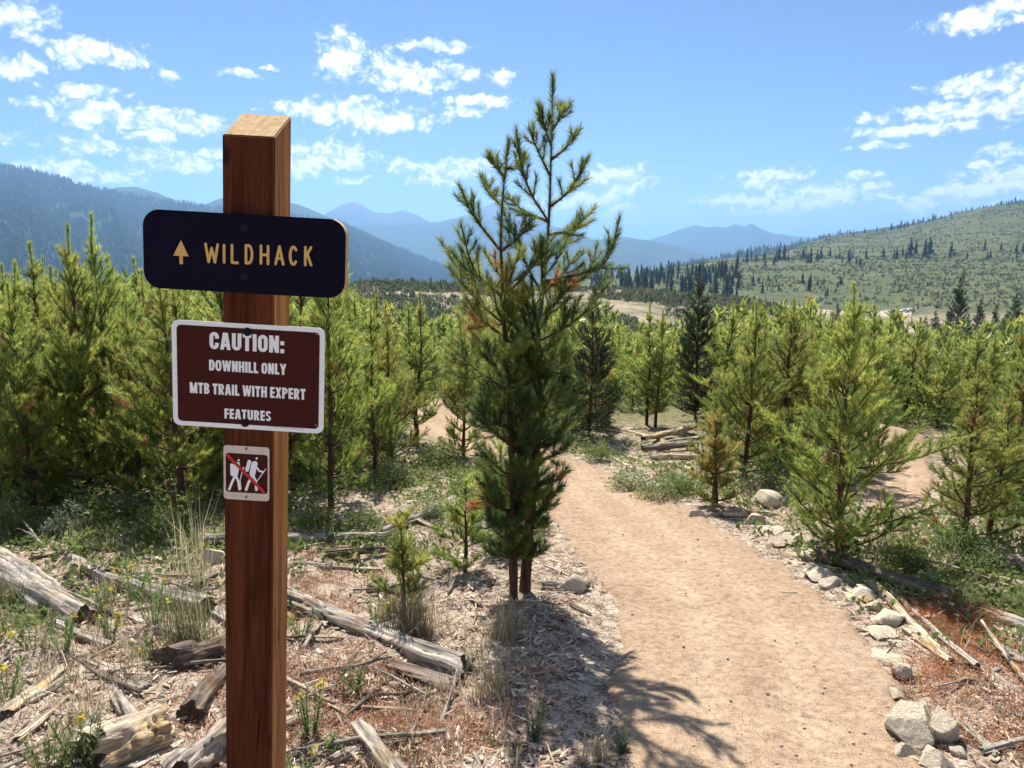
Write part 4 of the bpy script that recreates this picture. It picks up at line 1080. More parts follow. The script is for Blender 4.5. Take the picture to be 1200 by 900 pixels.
hiker([(419, 613), [([(412, 634), (402, 678)], 26), ([(408, 636), (400, 676)], 26), ([(389, 626), (380, 660)], 18), ([(402, 682), (386, 712), (376, 740)], 13), ([(404, 682), (416, 706), (418, 740)], 13), ([(414, 642), (430, 664), (446, 668)], 9), ([(456, 656), (420, 706), (414, 742)], 4)]], 'front_hiker')
strokes([([zp(300, 598), zp(448, 748)], .0085)], SIGN_RED, 'red_slash', field3, -.0062)
for q in ((376, 574), (376, 770)):
    x, z = zp(*q); dome(s3, 'screw', x, z, -.003, .0042, SCREW, .4)

# ------------------------------------------------------------------ fallen wood
def log_obj(name, label, p0, p1, r0, r1, mt, seed, cat='log', group=None, half=False, taper_end=False, par=None, cut=True, squash=1.0, bend=.03):
    p0, p1 = Vector(p0), Vector(p1); ax = p1-p0; L = ax.length
    q = ax.to_track_quat('X', 'Z')
    root = thing(name, label, cat, p0, 0, group); root.rotation_euler = q.to_euler()
    g = np.random.default_rng(seed); n, sd_ = 30, 34
    u = np.linspace(0, 1, n); th = np.arange(sd_)*2*math.pi/sd_
    U, T_ = np.meshgrid(u, th, indexing='ij')
    cs, sn = np.cos(T_), np.sin(T_)
    rad = (r0+(r1-r0)*U)*(1 + .22*fbm(U*L*5+cs*.8, sn*1.3+seed, seed, 4) + .2*fbm(U*1.3+seed, cs*1.6+sn*2.1, seed+3, 3))
    crack = np.abs(fbm(U*L*.9+seed, T_*2.6+.25*np.sin(U*9), seed+5, 3)); rad = rad*(1-.3*np.exp(-(crack/.07)**2))
    notch = vnoise(U*L*6+seed, T_*1.6, seed+11); rad = rad*(1-.3*sstep(notch, .66, .8))
    yy, zz = cs*rad, sn*rad*squash
    if half: zz = np.where(zz > 0, zz*.22 + .12*rad*fbm(U*L*14, T_*5, seed, 3), zz)
    cvy = bend*L*np.sin(U*3+seed)*.6; cvz = bend*L*np.sin(U*2.3+seed*2)*.4
    xx = U*L + np.where((U < .001) | (U > .999), 1.3*rad*fbm(cs*1.8+seed, sn*1.8, seed+8, 4), np.where((U < .05) | (U > .95), .8*rad*fbm(cs*1.8+seed, sn*1.8, seed+8, 4), 0))
    V = np.stack([xx, yy+cvy, zz+cvz], -1).reshape(-1, 3)
    i = np.arange(n-1)[:, None]*sd_; j = np.arange(sd_)[None]; k = (j+1) % sd_
    A = Acc(); A.add(V, np.stack([i+j, i+sd_+j, i+sd_+k, i+k], -1).reshape(-1, 4)[:, ::-1]); link('stem', A.mesh('log_stem', mt, False), root)
    for e, (s, sgn) in enumerate(((0, -1), (n-1, 1))):
        ring = V[s*sd_:(s+1)*sd_]; c = ring.mean(0) + np.array([-sgn*.1*r0, 0, 0]); c[0] -= sgn*.15*r0
        A = Acc(); A.add(np.vstack([ring, c]), np.array([[b, (b+1) % sd_, sd_] if sgn > 0 else [(b+1) % sd_, b, sd_] for b in range(sd_)]))
        link('broken_end', A.mesh('log_end', END_GRAIN if cut else mt), root)
    return root
def log_px(label, a, b, w0, w1, mt, seed, lift=0.0, lift2=None, **kw):
    """a, b: picture points on the ground under the log ends; w: thickness in picture pixels"""
    ga, gb = on_ground(*a), on_ground(*b)
    da, db = ga.y*math.cos(PITCH)+.3, gb.y*math.cos(PITCH)+.3
    r0, r1 = w0*da/F/2, w1*db/F/2
    ga.z += r0*.45+lift; gb.z += r1*.45+(lift if lift2 is None else lift2)
    return log_obj(kw.pop('name', 'log'), label, ga, gb, r0, r1, mt, seed, **kw)
log_px('thick weathered grey log ending in a dark cut at far left', (-40, 652), (104, 735), 40, 40, WOOD_GREY, 1)
log_px('thin pale log behind the thick log at far left', (58, 645), (128, 676), 15, 16, WOOD_GREY, 2)
log_px('grey log running behind the grass tuft towards the post', (120, 676), (245, 722), 15, 24, WOOD_GREY, 3)
log_px('pale split rail leaning to lower left corner', (5, 842), (112, 752), 18, 20, WOOD_PALE, 4, half=True)
log_px('thin pale split rail lying under the leaning one', (18, 868), (80, 822), 13, 11, WOOD_PALE, 5, half=True)
log_px('long straight log behind the post under the tall pine', (230, 640), (452, 642), 14, 12, WOOD_GREY, 6, bend=.01)
log_px('short thick log emerging from behind the post', (325, 700), (384, 722), 26, 22, WOOD_GREY, 7)
log_px('split log right of the post with squared dark end', (380, 722), (550, 786), 24, 36, WOOD_GREY, 8, squash=.85)
log_px('flat half log in front of the split log', (400, 756), (532, 800), 18, 30, WOOD_DARK, 9, half=True)
log_px('whitish rotten branch at the bottom right of the post', (424, 848), (490, 935), 22, 32, WOOD_GREY, 10)
log_px('dark bark slab at the bottom edge', (480, 892), (620, 894), 22, 20, WOOD_DARK, 11, half=True)
log_px('grey rotten stump chunk touching the left side of the post', (196, 790), (282, 762), 40, 34, WOOD_DARK, 12)
log_px('splintered log stub below the stump chunk', (222, 838), (262, 790), 32, 24, WOOD_DARK, 13)
log_px('pale upright broken log at the bottom left of the post', (206, 915), (256, 868), 44, 44, WOOD_GREY, 14)
log_px('large tan broken block at the bottom left', (112, 900), (188, 862), 70, 62, WOOD_PALE, 15, squash=.75)
log_px('grey splinter standing above the tan block', (138, 822), (172, 866), 14, 22, WOOD_GREY, 16)
log_px('long dark log edging the right side of the trail', (958, 658), (1112, 706), 20, 24, WOOD_DARK, 17)
log_px('grey log continuing to the right picture edge', (1096, 700), (1230, 740), 22, 22, WOOD_GREY, 18)
log_px('pale log farther up at the right picture edge', (1156, 672), (1235, 700), 13, 16, WOOD_GREY, 19)
log_px('pale stick slanting down along the right trail edge', (1012, 684), (1112, 775), 9, 11, WOOD_PALE, 20)
log_px('second thin grey stick lying over the trail edge', (1036, 690), (1150, 790), 7, 8, WOOD_GREY, 21, lift=.02)
log_px('short pale log at right edge below the grey log', (1168, 756), (1240, 790), 18, 18, WOOD_GREY, 22)
log_px('short log by the foot of the yellowing sapling', (846, 604), (912, 602), 11, 12, WOOD_PALE, 23)
log_px('grey stub lying right of the big pine foot', (636, 692), (690, 690), 14, 12, WOOD_GREY, 24)
log_px('small dark log across litter left of the big pine', (380, 660), (470, 650), 9, 8, WOOD_DARK, 25)
log_px('pale leaning branch left of the big pine', (448, 636), (520, 604), 12, 10, WOOD_GREY, 26)
log_px('thin dry branch on the litter right of the post', (345, 668), (448, 664), 8, 6, WOOD_GREY, 27)
for q, (a, b, w0, w1, lf, mt_, lab) in enumerate((((704, 498), (764, 502), 7, 6, 0, WOOD_PALE, 'pale topmost rear log of the woodpile'), ((724, 503), (780, 522), 7, 8, 0, WOOD_PALE, 'pale log slanting into the woodpile from the left'),
     ((750, 524), (816, 506), 8, 10, .12, WOOD_DARK, 'dark log lying across the top of the woodpile'), ((752, 528), (812, 526), 11, 11, .05, WOOD_GREY, 'thick grey log in the middle of the woodpile'), ((770, 526), (822, 514), 8, 8, .04, WOOD_PALE, 'pale log at the right back of the woodpile'),
     ((738, 534), (772, 546), 9, 9, 0, WOOD_DARK, 'short dark log at the front left of the woodpile'), ((772, 536), (812, 552), 8, 9, 0, WOOD_PALE, 'pale log jutting out at the front of the woodpile'), ((762, 538), (824, 540), 9, 8, .03, WOOD_DARK, 'dark log under the front of the woodpile'), ((712, 532), (736, 548), 5, 5, 0, WOOD_PALE, 'thin pale stick at the left end of the woodpile'), ((690, 500), (728, 508), 5, 5, 0, WOOD_PALE, 'short pale stick behind the woodpile'))):
    log_px(lab, a, b, w0*.8, w1*.8, WOOD_PALE if q % 3 else mt_, 40+q, lift=lf, group='logs of the woodpile beyond the trail')

# broken pieces of old wood half sunk in the litter
for q, (px, py, dx, dy, wd_, mt_) in enumerate(((30, 790, 52, 22, 15, WOOD_GREY), (130, 800, 46, -20, 13, WOOD_GREY), (186, 742, 58, 14, 15, WOOD_GREY), (232, 800, 30, 36, 17, WOOD_GREY), (60, 700, 40, 12, 11, WOOD_PALE), (300, 856, 60, -22, 14, WOOD_GREY), (350, 760, 46, 16, 12, WOOD_DARK), (430, 690, 60, -12, 11, WOOD_GREY), (470, 668, 44, 12, 10, WOOD_GREY), (500, 850, 40, 30, 13, WOOD_GREY),
     (560, 800, 36, -14, 9, WOOD_GREY), (1062, 742, 52, 40, 15, WOOD_PALE), (1090, 712, 44, 30, 13, WOOD_GREY), (1128, 850, 40, 34, 12, WOOD_GREY), (1150, 880, 60, -10, 12, WOOD_GREY), (1160, 790, 46, 26, 14, WOOD_GREY), (952, 668, 44, 22, 10, WOOD_PALE), (990, 690, 40, 24, 10, WOOD_PALE), (170, 880, 34, 30, 16, WOOD_GREY), (20, 880, 40, -16, 12, WOOD_PALE), (1120, 740, 60, 34, 9, WOOD_DARK), (640, 664, 28, 10, 8, WOOD_GREY), (668, 712, 24, 8, 8, WOOD_DARK), (60, 740, 70, 24, 17, WOOD_GREY), (160, 724, 66, 26, 19, WOOD_GREY), (110, 780, 60, 30, 16, WOOD_GREY), (205, 700, 50, -18, 13, WOOD_GREY), (344, 800, 70, 24, 17, WOOD_GREY), (390, 880, 60, -26, 15, WOOD_GREY), (30, 830, 44, -30, 14, WOOD_GREY), (150, 905, 60, -40, 18, WOOD_GREY), (430, 730, 70, -16, 11, WOOD_GREY), (560, 860, 56, 18, 13, WOOD_DARK), (250, 720, 40, 20, 13, WOOD_GREY), (350, 642, 60, 12, 10, WOOD_GREY), (470, 612, 50, 16, 9, WOOD_GREY))):
    log_px('broken piece of weathered wood half sunk in the litter', (px, py), (px+dx, py+dy), wd_, wd_*.8, mt_, 300+q, name='wood_piece', cat='wood', group='broken wood pieces in the litter', half=q % 3 == 0, squash=.7, cut=False)
# fallen branches strewn in the litter
STK = []
for q in range(6):
    g = np.random.default_rng(900+q); A = Acc(); p_ = bez((0, 0, 0), (1, 0, 0), 1.0, .12*g.standard_normal(), 8, g, .35)
    tube(A, p_, np.linspace(.026, .010, 9)*(.75+.5*g.random(9)), 7, jit=.35)
    for k in range(3):
        i_ = g.integers(2, 7); d_ = np.array([.6, g.standard_normal()*.6, .35*g.random()]); tube(A, bez(p_[i_], d_/np.linalg.norm(d_), .12+.22*g.random(), .1, 4, g, .4), np.linspace(.011, .004, 5), 5)
    STK.append([A.mesh('branch_wood', mt_, True) for mt_ in (WOOD_GREY, WOOD_PALE, WOOD_DARK)])
k = 0
for _ in range(1500):
    px, py = (random.uniform(-20, 560), random.uniform(630, 910)) if random.random() < .72 else (random.uniform(930, 1220), random.uniform(650, 900))
    g0 = ground_hit(px, py)
    if tdist([g0.x], [g0.y])[0] < .3: continue
    o = link('fallen_branch', STK[k % 6][random.choice((0, 0, 1, 2))]); l_ = random.uniform(.14, .6)
    o.location = (g0.x, g0.y, h1(g0.x, g0.y)+.012); o.scale = (l_, l_*random.uniform(.7, 1.3), l_*.9); o.rotation_euler = (random.random()*6, random.uniform(-.12, .12), random.random()*6.28)
    tag(o, 'short dry branch lying loose in the litter', 'branch', 'loose dry branches in the litter'); k += 1
    if k >= 130: break
# ------------------------------------------------------------------ rocks
def rock(label, px, py, wpx, hpx, seed, rz=0.0, dpt=.8, group='rocks along the right trail edge'):
    g0 = on_ground(px, py); dep = g0.y*math.cos(PITCH)+.3; w_, h_ = wpx*dep/F, hpx*dep/F
    import bmesh
    bm = bmesh.new(); bmesh.ops.create_icosphere(bm, subdivisions=4, radius=1); g = np.random.default_rng(seed)
    pl = [(Vector(g.standard_normal(3)).normalized(), .45+.3*g.random()) for _ in range(9)]
    for v in bm.verts:
        c = v.co.copy()
        for nrm, d in pl:
            e = c.dot(nrm)-d
            if e > 0: c -= nrm*e*.98
        k = float(fbm(np.array([c.x*2.3+c.z+seed]), np.array([c.y*2.3-c.z]), seed, 4)[0]); v.co = c*(1+.09*k)
    me = bpy.data.meshes.new('rock'); bm.to_mesh(me); bm.free(); me.materials.append(ROCK)
    o = link('rock', me); o.location = (g0.x, g0.y, g0.z+h_*.16); o.scale = (w_*.58, w_*.58*dpt, h_*.72); o.rotation_euler = (0.1*random.uniform(-1, 1), 0, rz)
    tag(o, label, 'rock', group); return o
for q, a in enumerate((('largest pale boulder at the lower right trail edge', 1072, 858, 62, 62, .3, .9), ('tilted pale rock leaning right of the largest boulder', 1104, 862, 42, 58, 1.0, .7), ('small pale rock at the front of the boulder group', 1062, 882, 36, 22, 0, .8), ('low front rock below the tilted rock', 1094, 894, 44, 26, .6, .9),
     ('round pale rock above the largest boulder', 1058, 790, 36, 26, .4, .8), ('flat pale rock beside the pale sticks at trail edge', 1040, 728, 46, 18, .8, .7), ('flat rock at the trail edge below the broad pine', 1012, 698, 44, 15, .7, .7), ('long pale rock at the trail edge near the broad pine foot', 975, 684, 40, 13, .5, .6),
     ('pale rock at the trail edge left of the broad pine', 922, 640, 36, 15, .3, .7), ('small pale rock on the trail rim', 884, 612, 26, 14, .1, .8), ('white stone behind the short log at the sapling foot', 896, 588, 36, 18, 0, .8), ('small white stone at the yellowing sapling foot', 812, 604, 26, 12, 0, .8),
     ('pale block of stone behind the thick log at far left', 86, 668, 24, 20, .2, .8), ('white stone just left of the post behind the grass', 250, 664, 26, 24, .1, .8), ('grey rock right of the big pine foot', 672, 690, 30, 22, .4, .8), ('small dark stone lying on the right half of the trail', 930, 707, 9, 7, 0, .8))):
    rock(a[0], a[1], a[2], a[3], a[4], 200+q, a[5], a[6])

k = 0
for px, py in ((905, 628), (946, 656), (962, 676), (1000, 700), (1024, 714), (1034, 744), (1052, 756), (1042, 770), (1068, 790), (1050, 812), (1086, 826), (1122, 880), (1044, 842)):
    rock('pale half-buried stone in the border along the right trail edge', px, py, random.uniform(22, 52), random.uniform(6, 13), 400+k, random.random()*3, random.uniform(.6, .95), 'border stones along the right trail edge'); k += 1

# ------------------------------------------------------------------ ground cover
def blade_mesh(P, n_each, hgt, spread, wd, tint, g, bend=.5, curl=1.0):
    """bunches of thin curved blades rooted at P (m,3)"""
    m_ = len(P); idx = np.repeat(np.arange(m_), n_each); n = len(idx)
    base = P[idx] + np.concatenate([g.standard_normal((n, 2))*np.broadcast_to(spread, (m_,))[idx][:, None], np.zeros((n, 1))], 1)
    hh = np.broadcast_to(hgt, (m_,))[idx]*(.5+.7*g.random(n)); az_ = g.random(n)*6.283
    d = np.stack([np.cos(az_), np.sin(az_), np.zeros(n)], 1); out = hh*bend*(g.random(n)+.2)
    mid = base + d*(out*.35)[:, None] + np.stack([0*hh, 0*hh, hh*.6], 1); tip = base + d*out[:, None] + np.stack([0*hh, 0*hh, hh*(1-.25*curl*g.random(n))], 1)
    s = np.stack([-d[:, 1], d[:, 0], 0*az_], 1)*wd*.5
    V = np.stack([base-s, base+s, mid+s*.8, mid-s*.8, tip], 1).reshape(-1, 3)
    k = np.arange(n)[:, None]*5
    tt = np.clip(np.broadcast_to(tint, (m_,))[idx] + .3*(g.random(n)-.5), 0, 1)
    return V, np.concatenate([k+np.array([0, 1, 2]), k+np.array([0, 2, 3]), k+np.array([3, 2, 4])]), np.repeat(tt, 5)
def litter_pts(n, r0, r1, edge=.0, amax=40):
    r = r0*np.exp(rng.random(n)*math.log(r1/r0)); a = R(amax)*(2*rng.random(n)-1); x, y = r*np.sin(a), r*np.cos(a)
    td = tdist(x, y); k = (td > edge + .16 - .5*rng.random(n)**2.5*1.2) ; x, y = x[k], y[k]; return np.stack([x, y, H(x, y)], 1)
# chips, twigs and needles
P = litter_pts(115000, 1.6, 13); P = P[rng.random(len(P)) < .25 + .95*sstep(vnoise(P[:, 0]*1.7, P[:, 1]*1.7, 64)*.6+vnoise(P[:, 0]*5, P[:, 1]*5, 65)*.4, .35, .62)]; n = len(P)
L = .008+.05*rng.random(n)**2.5; big = rng.random(n) < .012; L = np.where(big, .07+.16*rng.random(n), L); wd = np.where(big, .004+.005*rng.random(n), L*(.08+.34*rng.random(n)**2))
an = rng.random(n)*6.283; pt = .45*(rng.random(n)-.3); d = np.stack([np.cos(an)*np.cos(pt), np.sin(an)*np.cos(pt), np.sin(pt)], 1); s = np.stack([-np.sin(an), np.cos(an), .5*(rng.random(n)-.5)], 1)
up = np.array([0, 0, 1.]); c = P + up*(.006 + .5*L*np.abs(np.sin(pt)))[:, None]
V = np.stack([c-d*L[:, None]/2-s*wd[:, None]/2, c+d*L[:, None]/2-s*wd[:, None]/3, c+d*L[:, None]/2+s*wd[:, None]/3, c-d*L[:, None]/2+s*wd[:, None]/2,
              c-d*L[:, None]*.45+up*wd[:, None]*.5, c+d*L[:, None]*.45+up*wd[:, None]*.4], 1).reshape(-1, 3)
k = np.arange(n)[:, None]*6
f = np.concatenate([k+np.array(q) for q in ((0, 1, 5, 4), (4, 5, 2, 3))])
tn = np.clip(rng.random(n)*.72 + .28*vnoise(P[:, 0]*1.5, P[:, 1]*1.5, 60), 0, 1)
A = Acc(); A.add(V, f, np.repeat(tn, 6)); tag(link('forest_litter', A.mesh('forest_litter', LITTER)), 'bark chips twigs and dry needles strewn over the ground', 'litter', kind='stuff')
# grit on the trail
r = 1.7*np.exp(rng.random(9000)*math.log(10/1.7)); a = R(40)*(2*rng.random(9000)-1); x, y = r*np.sin(a), r*np.cos(a); td = tdist(x, y); kk = (td < .1) & (rng.random(9000) < np.interp(td, [-.6, -.3, .1], [.5, .6, 1])); x, y = x[kk], y[kk]
oc = np.array([(1, 0, 0), (-1, 0, 0), (0, 1, 0), (0, -1, 0), (0, 0, .8), (0, 0, -.6)], float); of = np.array([(0, 2, 4), (2, 1, 4), (1, 3, 4), (3, 0, 4), (2, 0, 5), (1, 2, 5), (3, 1, 5), (0, 3, 5)])
n = len(x); sz_ = .002+.009*rng.random(n)**5
V = oc[None]*sz_[:, None, None]*(.6+.8*rng.random((n, 1, 3)))*(.8+.4*rng.random((n, 6, 1))) + np.stack([x, y, H(x, y)+.022], 1)[:, None]
A = Acc(); A.add(V.reshape(-1, 3), (of[None]+np.arange(n)[:, None, None]*6).reshape(-1, 3), np.repeat(.42+.22*rng.random(n), 6)); tag(link('gravel', A.mesh('gravel', LITTER)), 'loose grit and pebbles on the dirt trail', 'gravel', kind='stuff')

def patch(px, py, n, sx_, sy_):
    g0 = ground_hit(px, py); x = g0.x + sx_*rng.standard_normal(n); y = g0.y + sy_*rng.standard_normal(n)
    td = tdist(x, y); k = td > .02; x, y = x[k], y[k]; return np.stack([x, y, H(x, y)-.01], 1)
# reddish dried plants
Ps = [patch(440, 830, 150, .38, .22), patch(540, 850, 50, .22, .16), patch(380, 790, 60, .2, .16), patch(370, 700, 50, .25, .3), patch(350, 650, 40, .25, .3), patch(1180, 850, 60, .25, .3), patch(1150, 800, 30, .2, .2), patch(190, 780, 14, .2, .2), patch(60, 800, 12, .3, .2), patch(1010, 900, 14, .2, .15)]
P = np.concatenate(Ps); V, f, tt = blade_mesh(P, 40, .028+.03*rng.random(len(P)), .06, .0042, rng.random(len(P))*.9, rng, 1.5, 1.6)
A = Acc(); A.add(V, f, tt); tag(link('dry_ground_plants', A.mesh('dry_ground_plants', REDPLANT)), 'reddish dried low plants matting the ground near the post', 'ground cover', kind='stuff')
# dead orange needles
Ps = [patch(1105, 722, 36, .15, .09), patch(1140, 752, 40, .12, .14), patch(1140, 810, 14, .15, .15), patch(1180, 870, 10, .2, .1)]
P = np.concatenate(Ps); V, f, tt = blade_mesh(P, 44, .03+.035*rng.random(len(P)), .06, .0038, rng.random(len(P)), rng, 2.2, 1.8)
A = Acc(); A.add(V, f, tt); tag(link('dead_needle_mat', A.mesh('dead_needle_mat', ORANGEDEAD)), 'rust orange dead pine needles heaped beside the right trail edge', 'dead needles', kind='stuff')
# scattered dry grass
P = litter_pts(2600, 2.0, 15, .62); P = P[vnoise(P[:, 0]*.9, P[:, 1]*.9, 71) > .45]; P[:, 2] -= .01
V, f, tt = blade_mesh(P, 14, .09+.13*rng.random(len(P)), .03, .003, .2+.6*rng.random(len(P)), rng, .7, 1)
A = Acc(); A.add(V, f, tt); tag(link('dry_grass', A.mesh('dry_grass', GRASS)), 'thin dry straw grass scattered over the litter', 'grass', kind='stuff')

# leafy shrubs, each a thing
def leafy(P0, rad, hgt, nl, ls, g):
    d = g.standard_normal((nl, 3)); d[:, 2] = np.abs(d[:, 2]); d /= np.linalg.norm(d, axis=1, keepdims=True)
    lob = .7+.6*vnoise(np.arctan2(d[:, 1], d[:, 0])*2+7, d[:, 2]*4, int(g.integers(1000)))
    c = d*(.35+.65*g.random((nl, 1))**.5)*lob[:, None]*np.array([rad, rad, hgt]) + np.array([0, 0, .02])
    u = g.standard_normal((nl, 3)); u[:, 2] += .6; u /= np.linalg.norm(u, axis=1, keepdims=True); v = np.cross(u, g.standard_normal((nl, 3))); v /= np.linalg.norm(v, axis=1, keepdims=True)
    l = ls*(.6+.8*g.random((nl, 1)))
    V = np.stack([c-u*l*.5, c+v*l*.28, c+u*l*.5, c-v*l*.28], 1).reshape(-1, 3)
    tt = np.repeat(np.clip(.15+.6*g.random(nl)+.3*d[:, 2]*g.random(nl), 0, 1), 4); return V, np.arange(nl*4).reshape(-1, 4), tt
SHR = []
for q in range(6):
    g = np.random.default_rng(300+q); out = []
    A = Acc(); V, f, tt = leafy(None, .5, .55, 1500, .05, g); A.add(V, f, tt)
    B = Acc()
    for k in range(14):
        a_ = g.random()*6.28; e = .25+.3*g.random(); B_ = bez((0, 0, -.03), (math.cos(a_)*.7, math.sin(a_)*.7, .75), e+.15, .2, 4, g, .3); tube(B, B_, np.linspace(.008, .002, 5), 4, cap=False)
    SHR.append((A, B))
SHM = {}
def shrub(label, px, py, wpx, hpx, mt_, key, group='low shrubs under the pines', name='shrub', loc=None):
    q = random.randrange(6); k = (q, mt_.name)
    if k not in SHM: SHM[k] = (SHR[q][0].mesh('leaves', mt_), SHR[q][1].mesh('stems', FARBARK))
    g0 = on_ground(px, py); dep = g0.y*math.cos(PITCH)+.35; w_, h_ = wpx*dep/F, hpx*dep/F
    o = thing(name, label, 'shrub', g0, random.random()*6.28, group, (w_, w_*.9, h_/.6))
    link('leaves', SHM[k][0], o); link('stems', SHM[k][1], o)
for a in (('silvery green shrub behind the thick log at far left', 78, 628, 70, 44, SAGELEAF), ('silver shrub left of the thin grey stems', 150, 612, 50, 36, SAGELEAF), ('dark green shrub at the left picture edge', 20, 624, 70, 50, SHRUBLEAF), ('green shrub under the yellowish pine', 190, 640, 60, 42, SHRUBLEAF), ('small green shrub at the foot of the left thicket', 112, 610, 60, 40, SHRUBLEAF),
          ('bright low shrub at the trail bend below the woodpile', 738, 572, 62, 26, WEEDLEAF), ('green low shrub right of the trail bend', 772, 584, 60, 28, WEEDLEAF), ('dark low shrub at the far bend of the trail', 702, 540, 40, 24, SHRUBLEAF), ('green shrub between trail and yellowing sapling', 800, 578, 46, 26, SHRUBLEAF), ('low shrub under the broad pine right side', 1060, 668, 70, 34, SHRUBLEAF), ('leafy shrub at the foot of the slim right pine', 1120, 652, 66, 44, SHRUBLEAF),
          ('bright shrub above the grey log at right edge', 1158, 664, 60, 30, WEEDLEAF), ('green shrub between the two right logs', 1090, 682, 46, 24, WEEDLEAF), ('small shrub at right edge below the pale log', 1184, 702, 44, 22, WEEDLEAF), ('green shrub in the litter left of the big pine', 425, 632, 50, 30, SHRUBLEAF), ('low bright shrub beside the slim bare-stemmed pine', 458, 566, 70, 36, WEEDLEAF), ('shrub at the near end of the left trail bend', 520, 545, 60, 30, SHRUBLEAF), ('yellow green shrub left of the big pine', 505, 612, 50, 32, WEEDLEAF),
          ('shrub at the foot of the tall pine beside the post', 372, 620, 60, 30, SHRUBLEAF), ('leafy green shrub behind the saplings', 560, 590, 60, 44, SHRUBLEAF), ('green shrub right of the big pine foot', 630, 622, 40, 30, SHRUBLEAF)):
    shrub(*a[:5], a[5], 0)
# low green cover under the trees
Ps = [patch(q[0], q[1], q[2], q[3], q[4]) for q in ((60, 640, 160, .8, .6), (200, 620, 140, .7, .7), (450, 545, 160, .8, .8), (540, 560, 140, .6, .7), (740, 570, 130, .45, .4), (1100, 660, 200, .8, .7), (1180, 690, 90, .4, .4), (900, 560, 160, 1.0, .8), (1130, 600, 160, 1.0, .8), (380, 640, 60, .5, .4), (640, 520, 80, .8, 1.0), (20, 730, 30, .2, .2))]
P = np.concatenate(Ps); P = P[tdist(P[:, 0], P[:, 1]) > .12]
A = Acc(); g = rng
nl = 22; idx = np.repeat(np.arange(len(P)), nl); n = len(idx)
c = P[idx] + np.stack([.07*g.standard_normal(n), .07*g.standard_normal(n), .015+.07*g.random(n)], 1); u = g.standard_normal((n, 3)); u /= np.linalg.norm(u, axis=1, keepdims=True); v = np.cross(u, g.standard_normal((n, 3))); v /= np.linalg.norm(v, axis=1, keepdims=True); l = .014+.016*g.random((n, 1))
A.add(np.stack([c-u*l, c+v*l*.6, c+u*l, c-v*l*.6], 1).reshape(-1, 3), np.arange(n*4).reshape(-1, 4), np.repeat(np.clip(g.random(len(P))[idx]*.6+.4*g.random(n), 0, 1), 4))
tag(link('ground_cover', A.mesh('ground_cover', SHRUBLEAF)), 'low green leafy cover beneath the young pines', 'ground cover', kind='stuff')

# bushy undergrowth between the young trees
B60 = [bush_template(40+q, 115) for q in range(4)]
for q in range(4):
    V_, F_, a_ = B60[q]; c_ = V_.reshape(-1, 3, 3).mean(1, keepdims=True); B60[q] = (((V_.reshape(-1, 3, 3)-c_)*.17 + c_).reshape(-1, 3), F_, a_)
A = Acc()
P = np.concatenate([polar_pts(1100, -60, 1260, 6.5, 16), polar_pts(1500, -60, 1260, 15, 42)])
px, py = to_px(P[:, 0], P[:, 1], P[:, 2]); kp = (py < np.array([base_limit(q)+22 for q in px])) & (tdist(P[:, 0], P[:, 1]) > .3) & ~((px > 705) & (px < 830) & (py > 486)) & ~((px > 480) & (px < 530) & (py > 478)) & ~((px > 1028) & (px < 1088) & (py > 508))
P = P[kp]; rr_ = np.hypot(P[:, 0], P[:, 1])
for q in range(4): Q = P[q::4]; scatter(A, B60[q], Q, .22+.4*rng.random(len(Q))**1.5, 1.5, .6)
tag(link('undergrowth', A.mesh('undergrowth', SHRUBLEAF)), 'bushy green undergrowth filling the floor of the pine thicket', 'undergrowth', kind='stuff')

# flowering weeds and grass tufts, each a thing
def weed(label, px, py, hpx, wpx, flowers, mt_=WEEDLEAF, seed=0, tall=False, name='flowering_weed', cat='plant', group='weeds in the litter'):
    g = np.random.default_rng(500+seed); g0 = on_ground(px, py); dep = g0.y*math.cos(PITCH)+.35; h_, w_ = hpx*dep/F, wpx*dep/F
    o = thing(name, label, cat, g0, 0, group); A, B, C = Acc(), Acc(), Acc(); ns = 11
    for k in range(ns):
        a_ = g.random()*6.28; e = h_*(.6+.5*g.random()); rr = w_*.5*g.random()**.5
        st = bez((.3*rr*math.cos(a_), .3*rr*math.sin(a_), -.02), (math.cos(a_)*rr/e, math.sin(a_)*rr/e, 1), e, .1, 5, g, .15)
        tube(B, st, np.linspace(.0022, .0012, 6), 3, a=.4, cap=False)
        segs = [(*st[q], *st[q+1], .2+.7*g.random(), 0) for q in range(5)]
        V, t_ = needles(segs, 170, .035, .006, g, (.5, 1.1)); A.add(V, np.arange(len(V)).reshape(-1, 3), t_)
        if flowers and g.random() < flowers*.5:
            n = 18; c = st[-1] + g.standard_normal((n, 3))*np.array([.009, .009, .006]); u = g.standard_normal((n, 3))*.0045; v = g.standard_normal((n, 3))*.0045
            C = Acc(); C.add(np.stack([c-u, c+v, c+u, c-v], 1).reshape(-1, 3), np.arange(n*4).reshape(-1, 4), np.repeat(g.random(n), 4)); link('flower_head', C.mesh('flower_head', FLOWER), o)
    link('leaves', A.mesh('leaves', mt_), o); link('stems', B.mesh('stems', mt_), o)
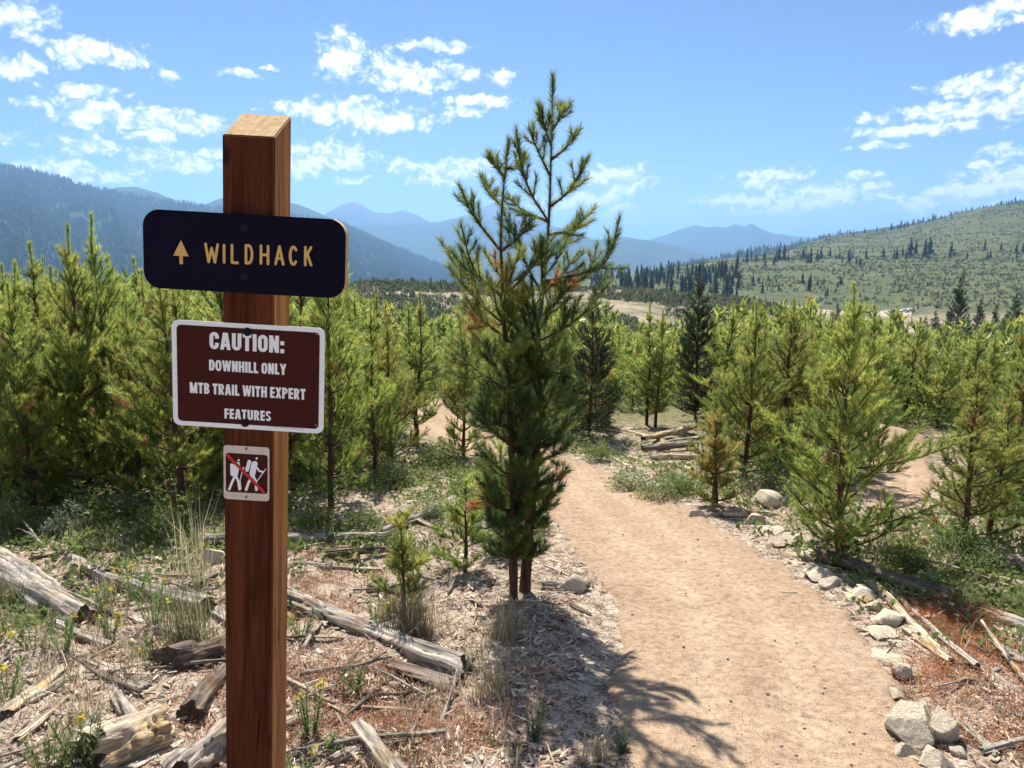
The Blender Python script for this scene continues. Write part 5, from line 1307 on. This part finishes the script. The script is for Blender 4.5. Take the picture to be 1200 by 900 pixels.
for q, a in enumerate((('yellow flowering weed at the bottom left corner', 100, 905, 70, 60, .5), ('sprawling weed with yellow tips left of the tan block', 60, 912, 60, 60, .25), ('weed with yellow flowers under the thick log', 40, 770, 50, 60, .4), ('green weed just below the end of the thick log', 75, 772, 45, 40, .3), ('bright yellow flowering weed behind the grass tuft', 158, 700, 56, 30, .9),
     ('small yellow weed right of the thick log end', 128, 745, 40, 26, .5), ('pale green weed right of the post foot', 362, 850, 70, 40, .3), ('yellow tipped weed at the bottom right of the post', 350, 905, 46, 36, .5), ('lone pale green weed on the shaded litter', 625, 868, 52, 24, 0), ('weed at the far left below the shrub', 12, 715, 40, 40, .4), ('small green weed at the bottom centre', 392, 868, 22, 26, 0), ('small weed in the pine shadow at the bottom', 728, 878, 34, 20, 0), ('leafy weed between the thin logs at the left', 120, 722, 40, 44, .2), ('weed growing beside the grey stump chunk', 178, 770, 38, 40, .2), ('bushy weed left of the grass tuft', 180, 736, 56, 40, .5), ('weed at the left edge in the middle of the litter', 8, 820, 44, 50, .3), ('green weed in front of the split log', 420, 800, 30, 34, .1), ('small weed right behind the post', 352, 742, 36, 30, .2), ('low weed behind the long straight log', 300, 628, 30, 60, 0), ('weed beside the small sapling', 440, 730, 34, 36, 0))):
    weed(*a[:6], mt_=SAGELEAF if q in (8, 11) else WEEDLEAF, seed=q)
def tuft(label, px, py, hpx, wpx, tint, seed, n=170, name='grass_tuft', group='grass tufts in the litter', wd=.004):
    g = np.random.default_rng(700+seed); g0 = on_ground(px, py); dep = g0.y*math.cos(PITCH)+.35; h_, w_ = hpx*dep/F, wpx*dep/F
    V, f, tt = blade_mesh(np.array([[0, 0, -.02]]), n, h_, w_*.22, wd, tint, g, .45, .6); A = Acc(); A.add(V, f, tt)
    o = link(name, A.mesh('grass_blades', GRASS)); o.location = g0; tag(o, label, 'grass', group)
for q, a in enumerate((('tall green and straw grass tuft left of the post', 222, 752, 95, 70, .15, 260), ('tall thin grass stems standing behind the post left side', 228, 690, 120, 40, .4, 60), ('straw grass clump under the small sapling', 480, 735, 70, 70, .45, 260), ('dry grass clump in the shadow of the big pine', 592, 752, 60, 50, .55, 160), ('dry grass tuft below the end of the split log', 575, 815, 50, 44, .7, 140), ('small straw tuft at the bottom in the pine shadow', 700, 885, 40, 40, .5, 90), ('green grass tuft at the left edge by the thick log', 12, 705, 50, 40, .2, 140), ('straw tuft between the left logs', 130, 690, 34, 34, .5, 90), ('dry tuft left of the tan block', 95, 860, 32, 36, .8, 80), ('sparse tuft behind the split log', 500, 740, 40, 40, .5, 90))):
    tuft(a[0], a[1], a[2], a[3], a[4], a[5], q, a[6])

# ------------------------------------------------------------------ air
A = Acc(); box(A, -26000, 26000, -25000, 26000, -262, 660)
hm, t = mat('haze_air'); pv = t.n('ShaderNodeVolumePrincipled'); pv.inputs['Color'].default_value = (.31, .58, 1.0, 1); pv.inputs['Density'].default_value = 1.4e-4; pv.inputs['Anisotropy'].default_value = .3
o_ = t.n('ShaderNodeOutputMaterial'); t.l(pv.outputs[0], o_.inputs['Volume'])
hz = link('haze', A.mesh('haze', hm)); tag(hz, 'thin blue air over the valley and the mountains', 'haze', kind='stuff')
bpy.context.view_layer.update()
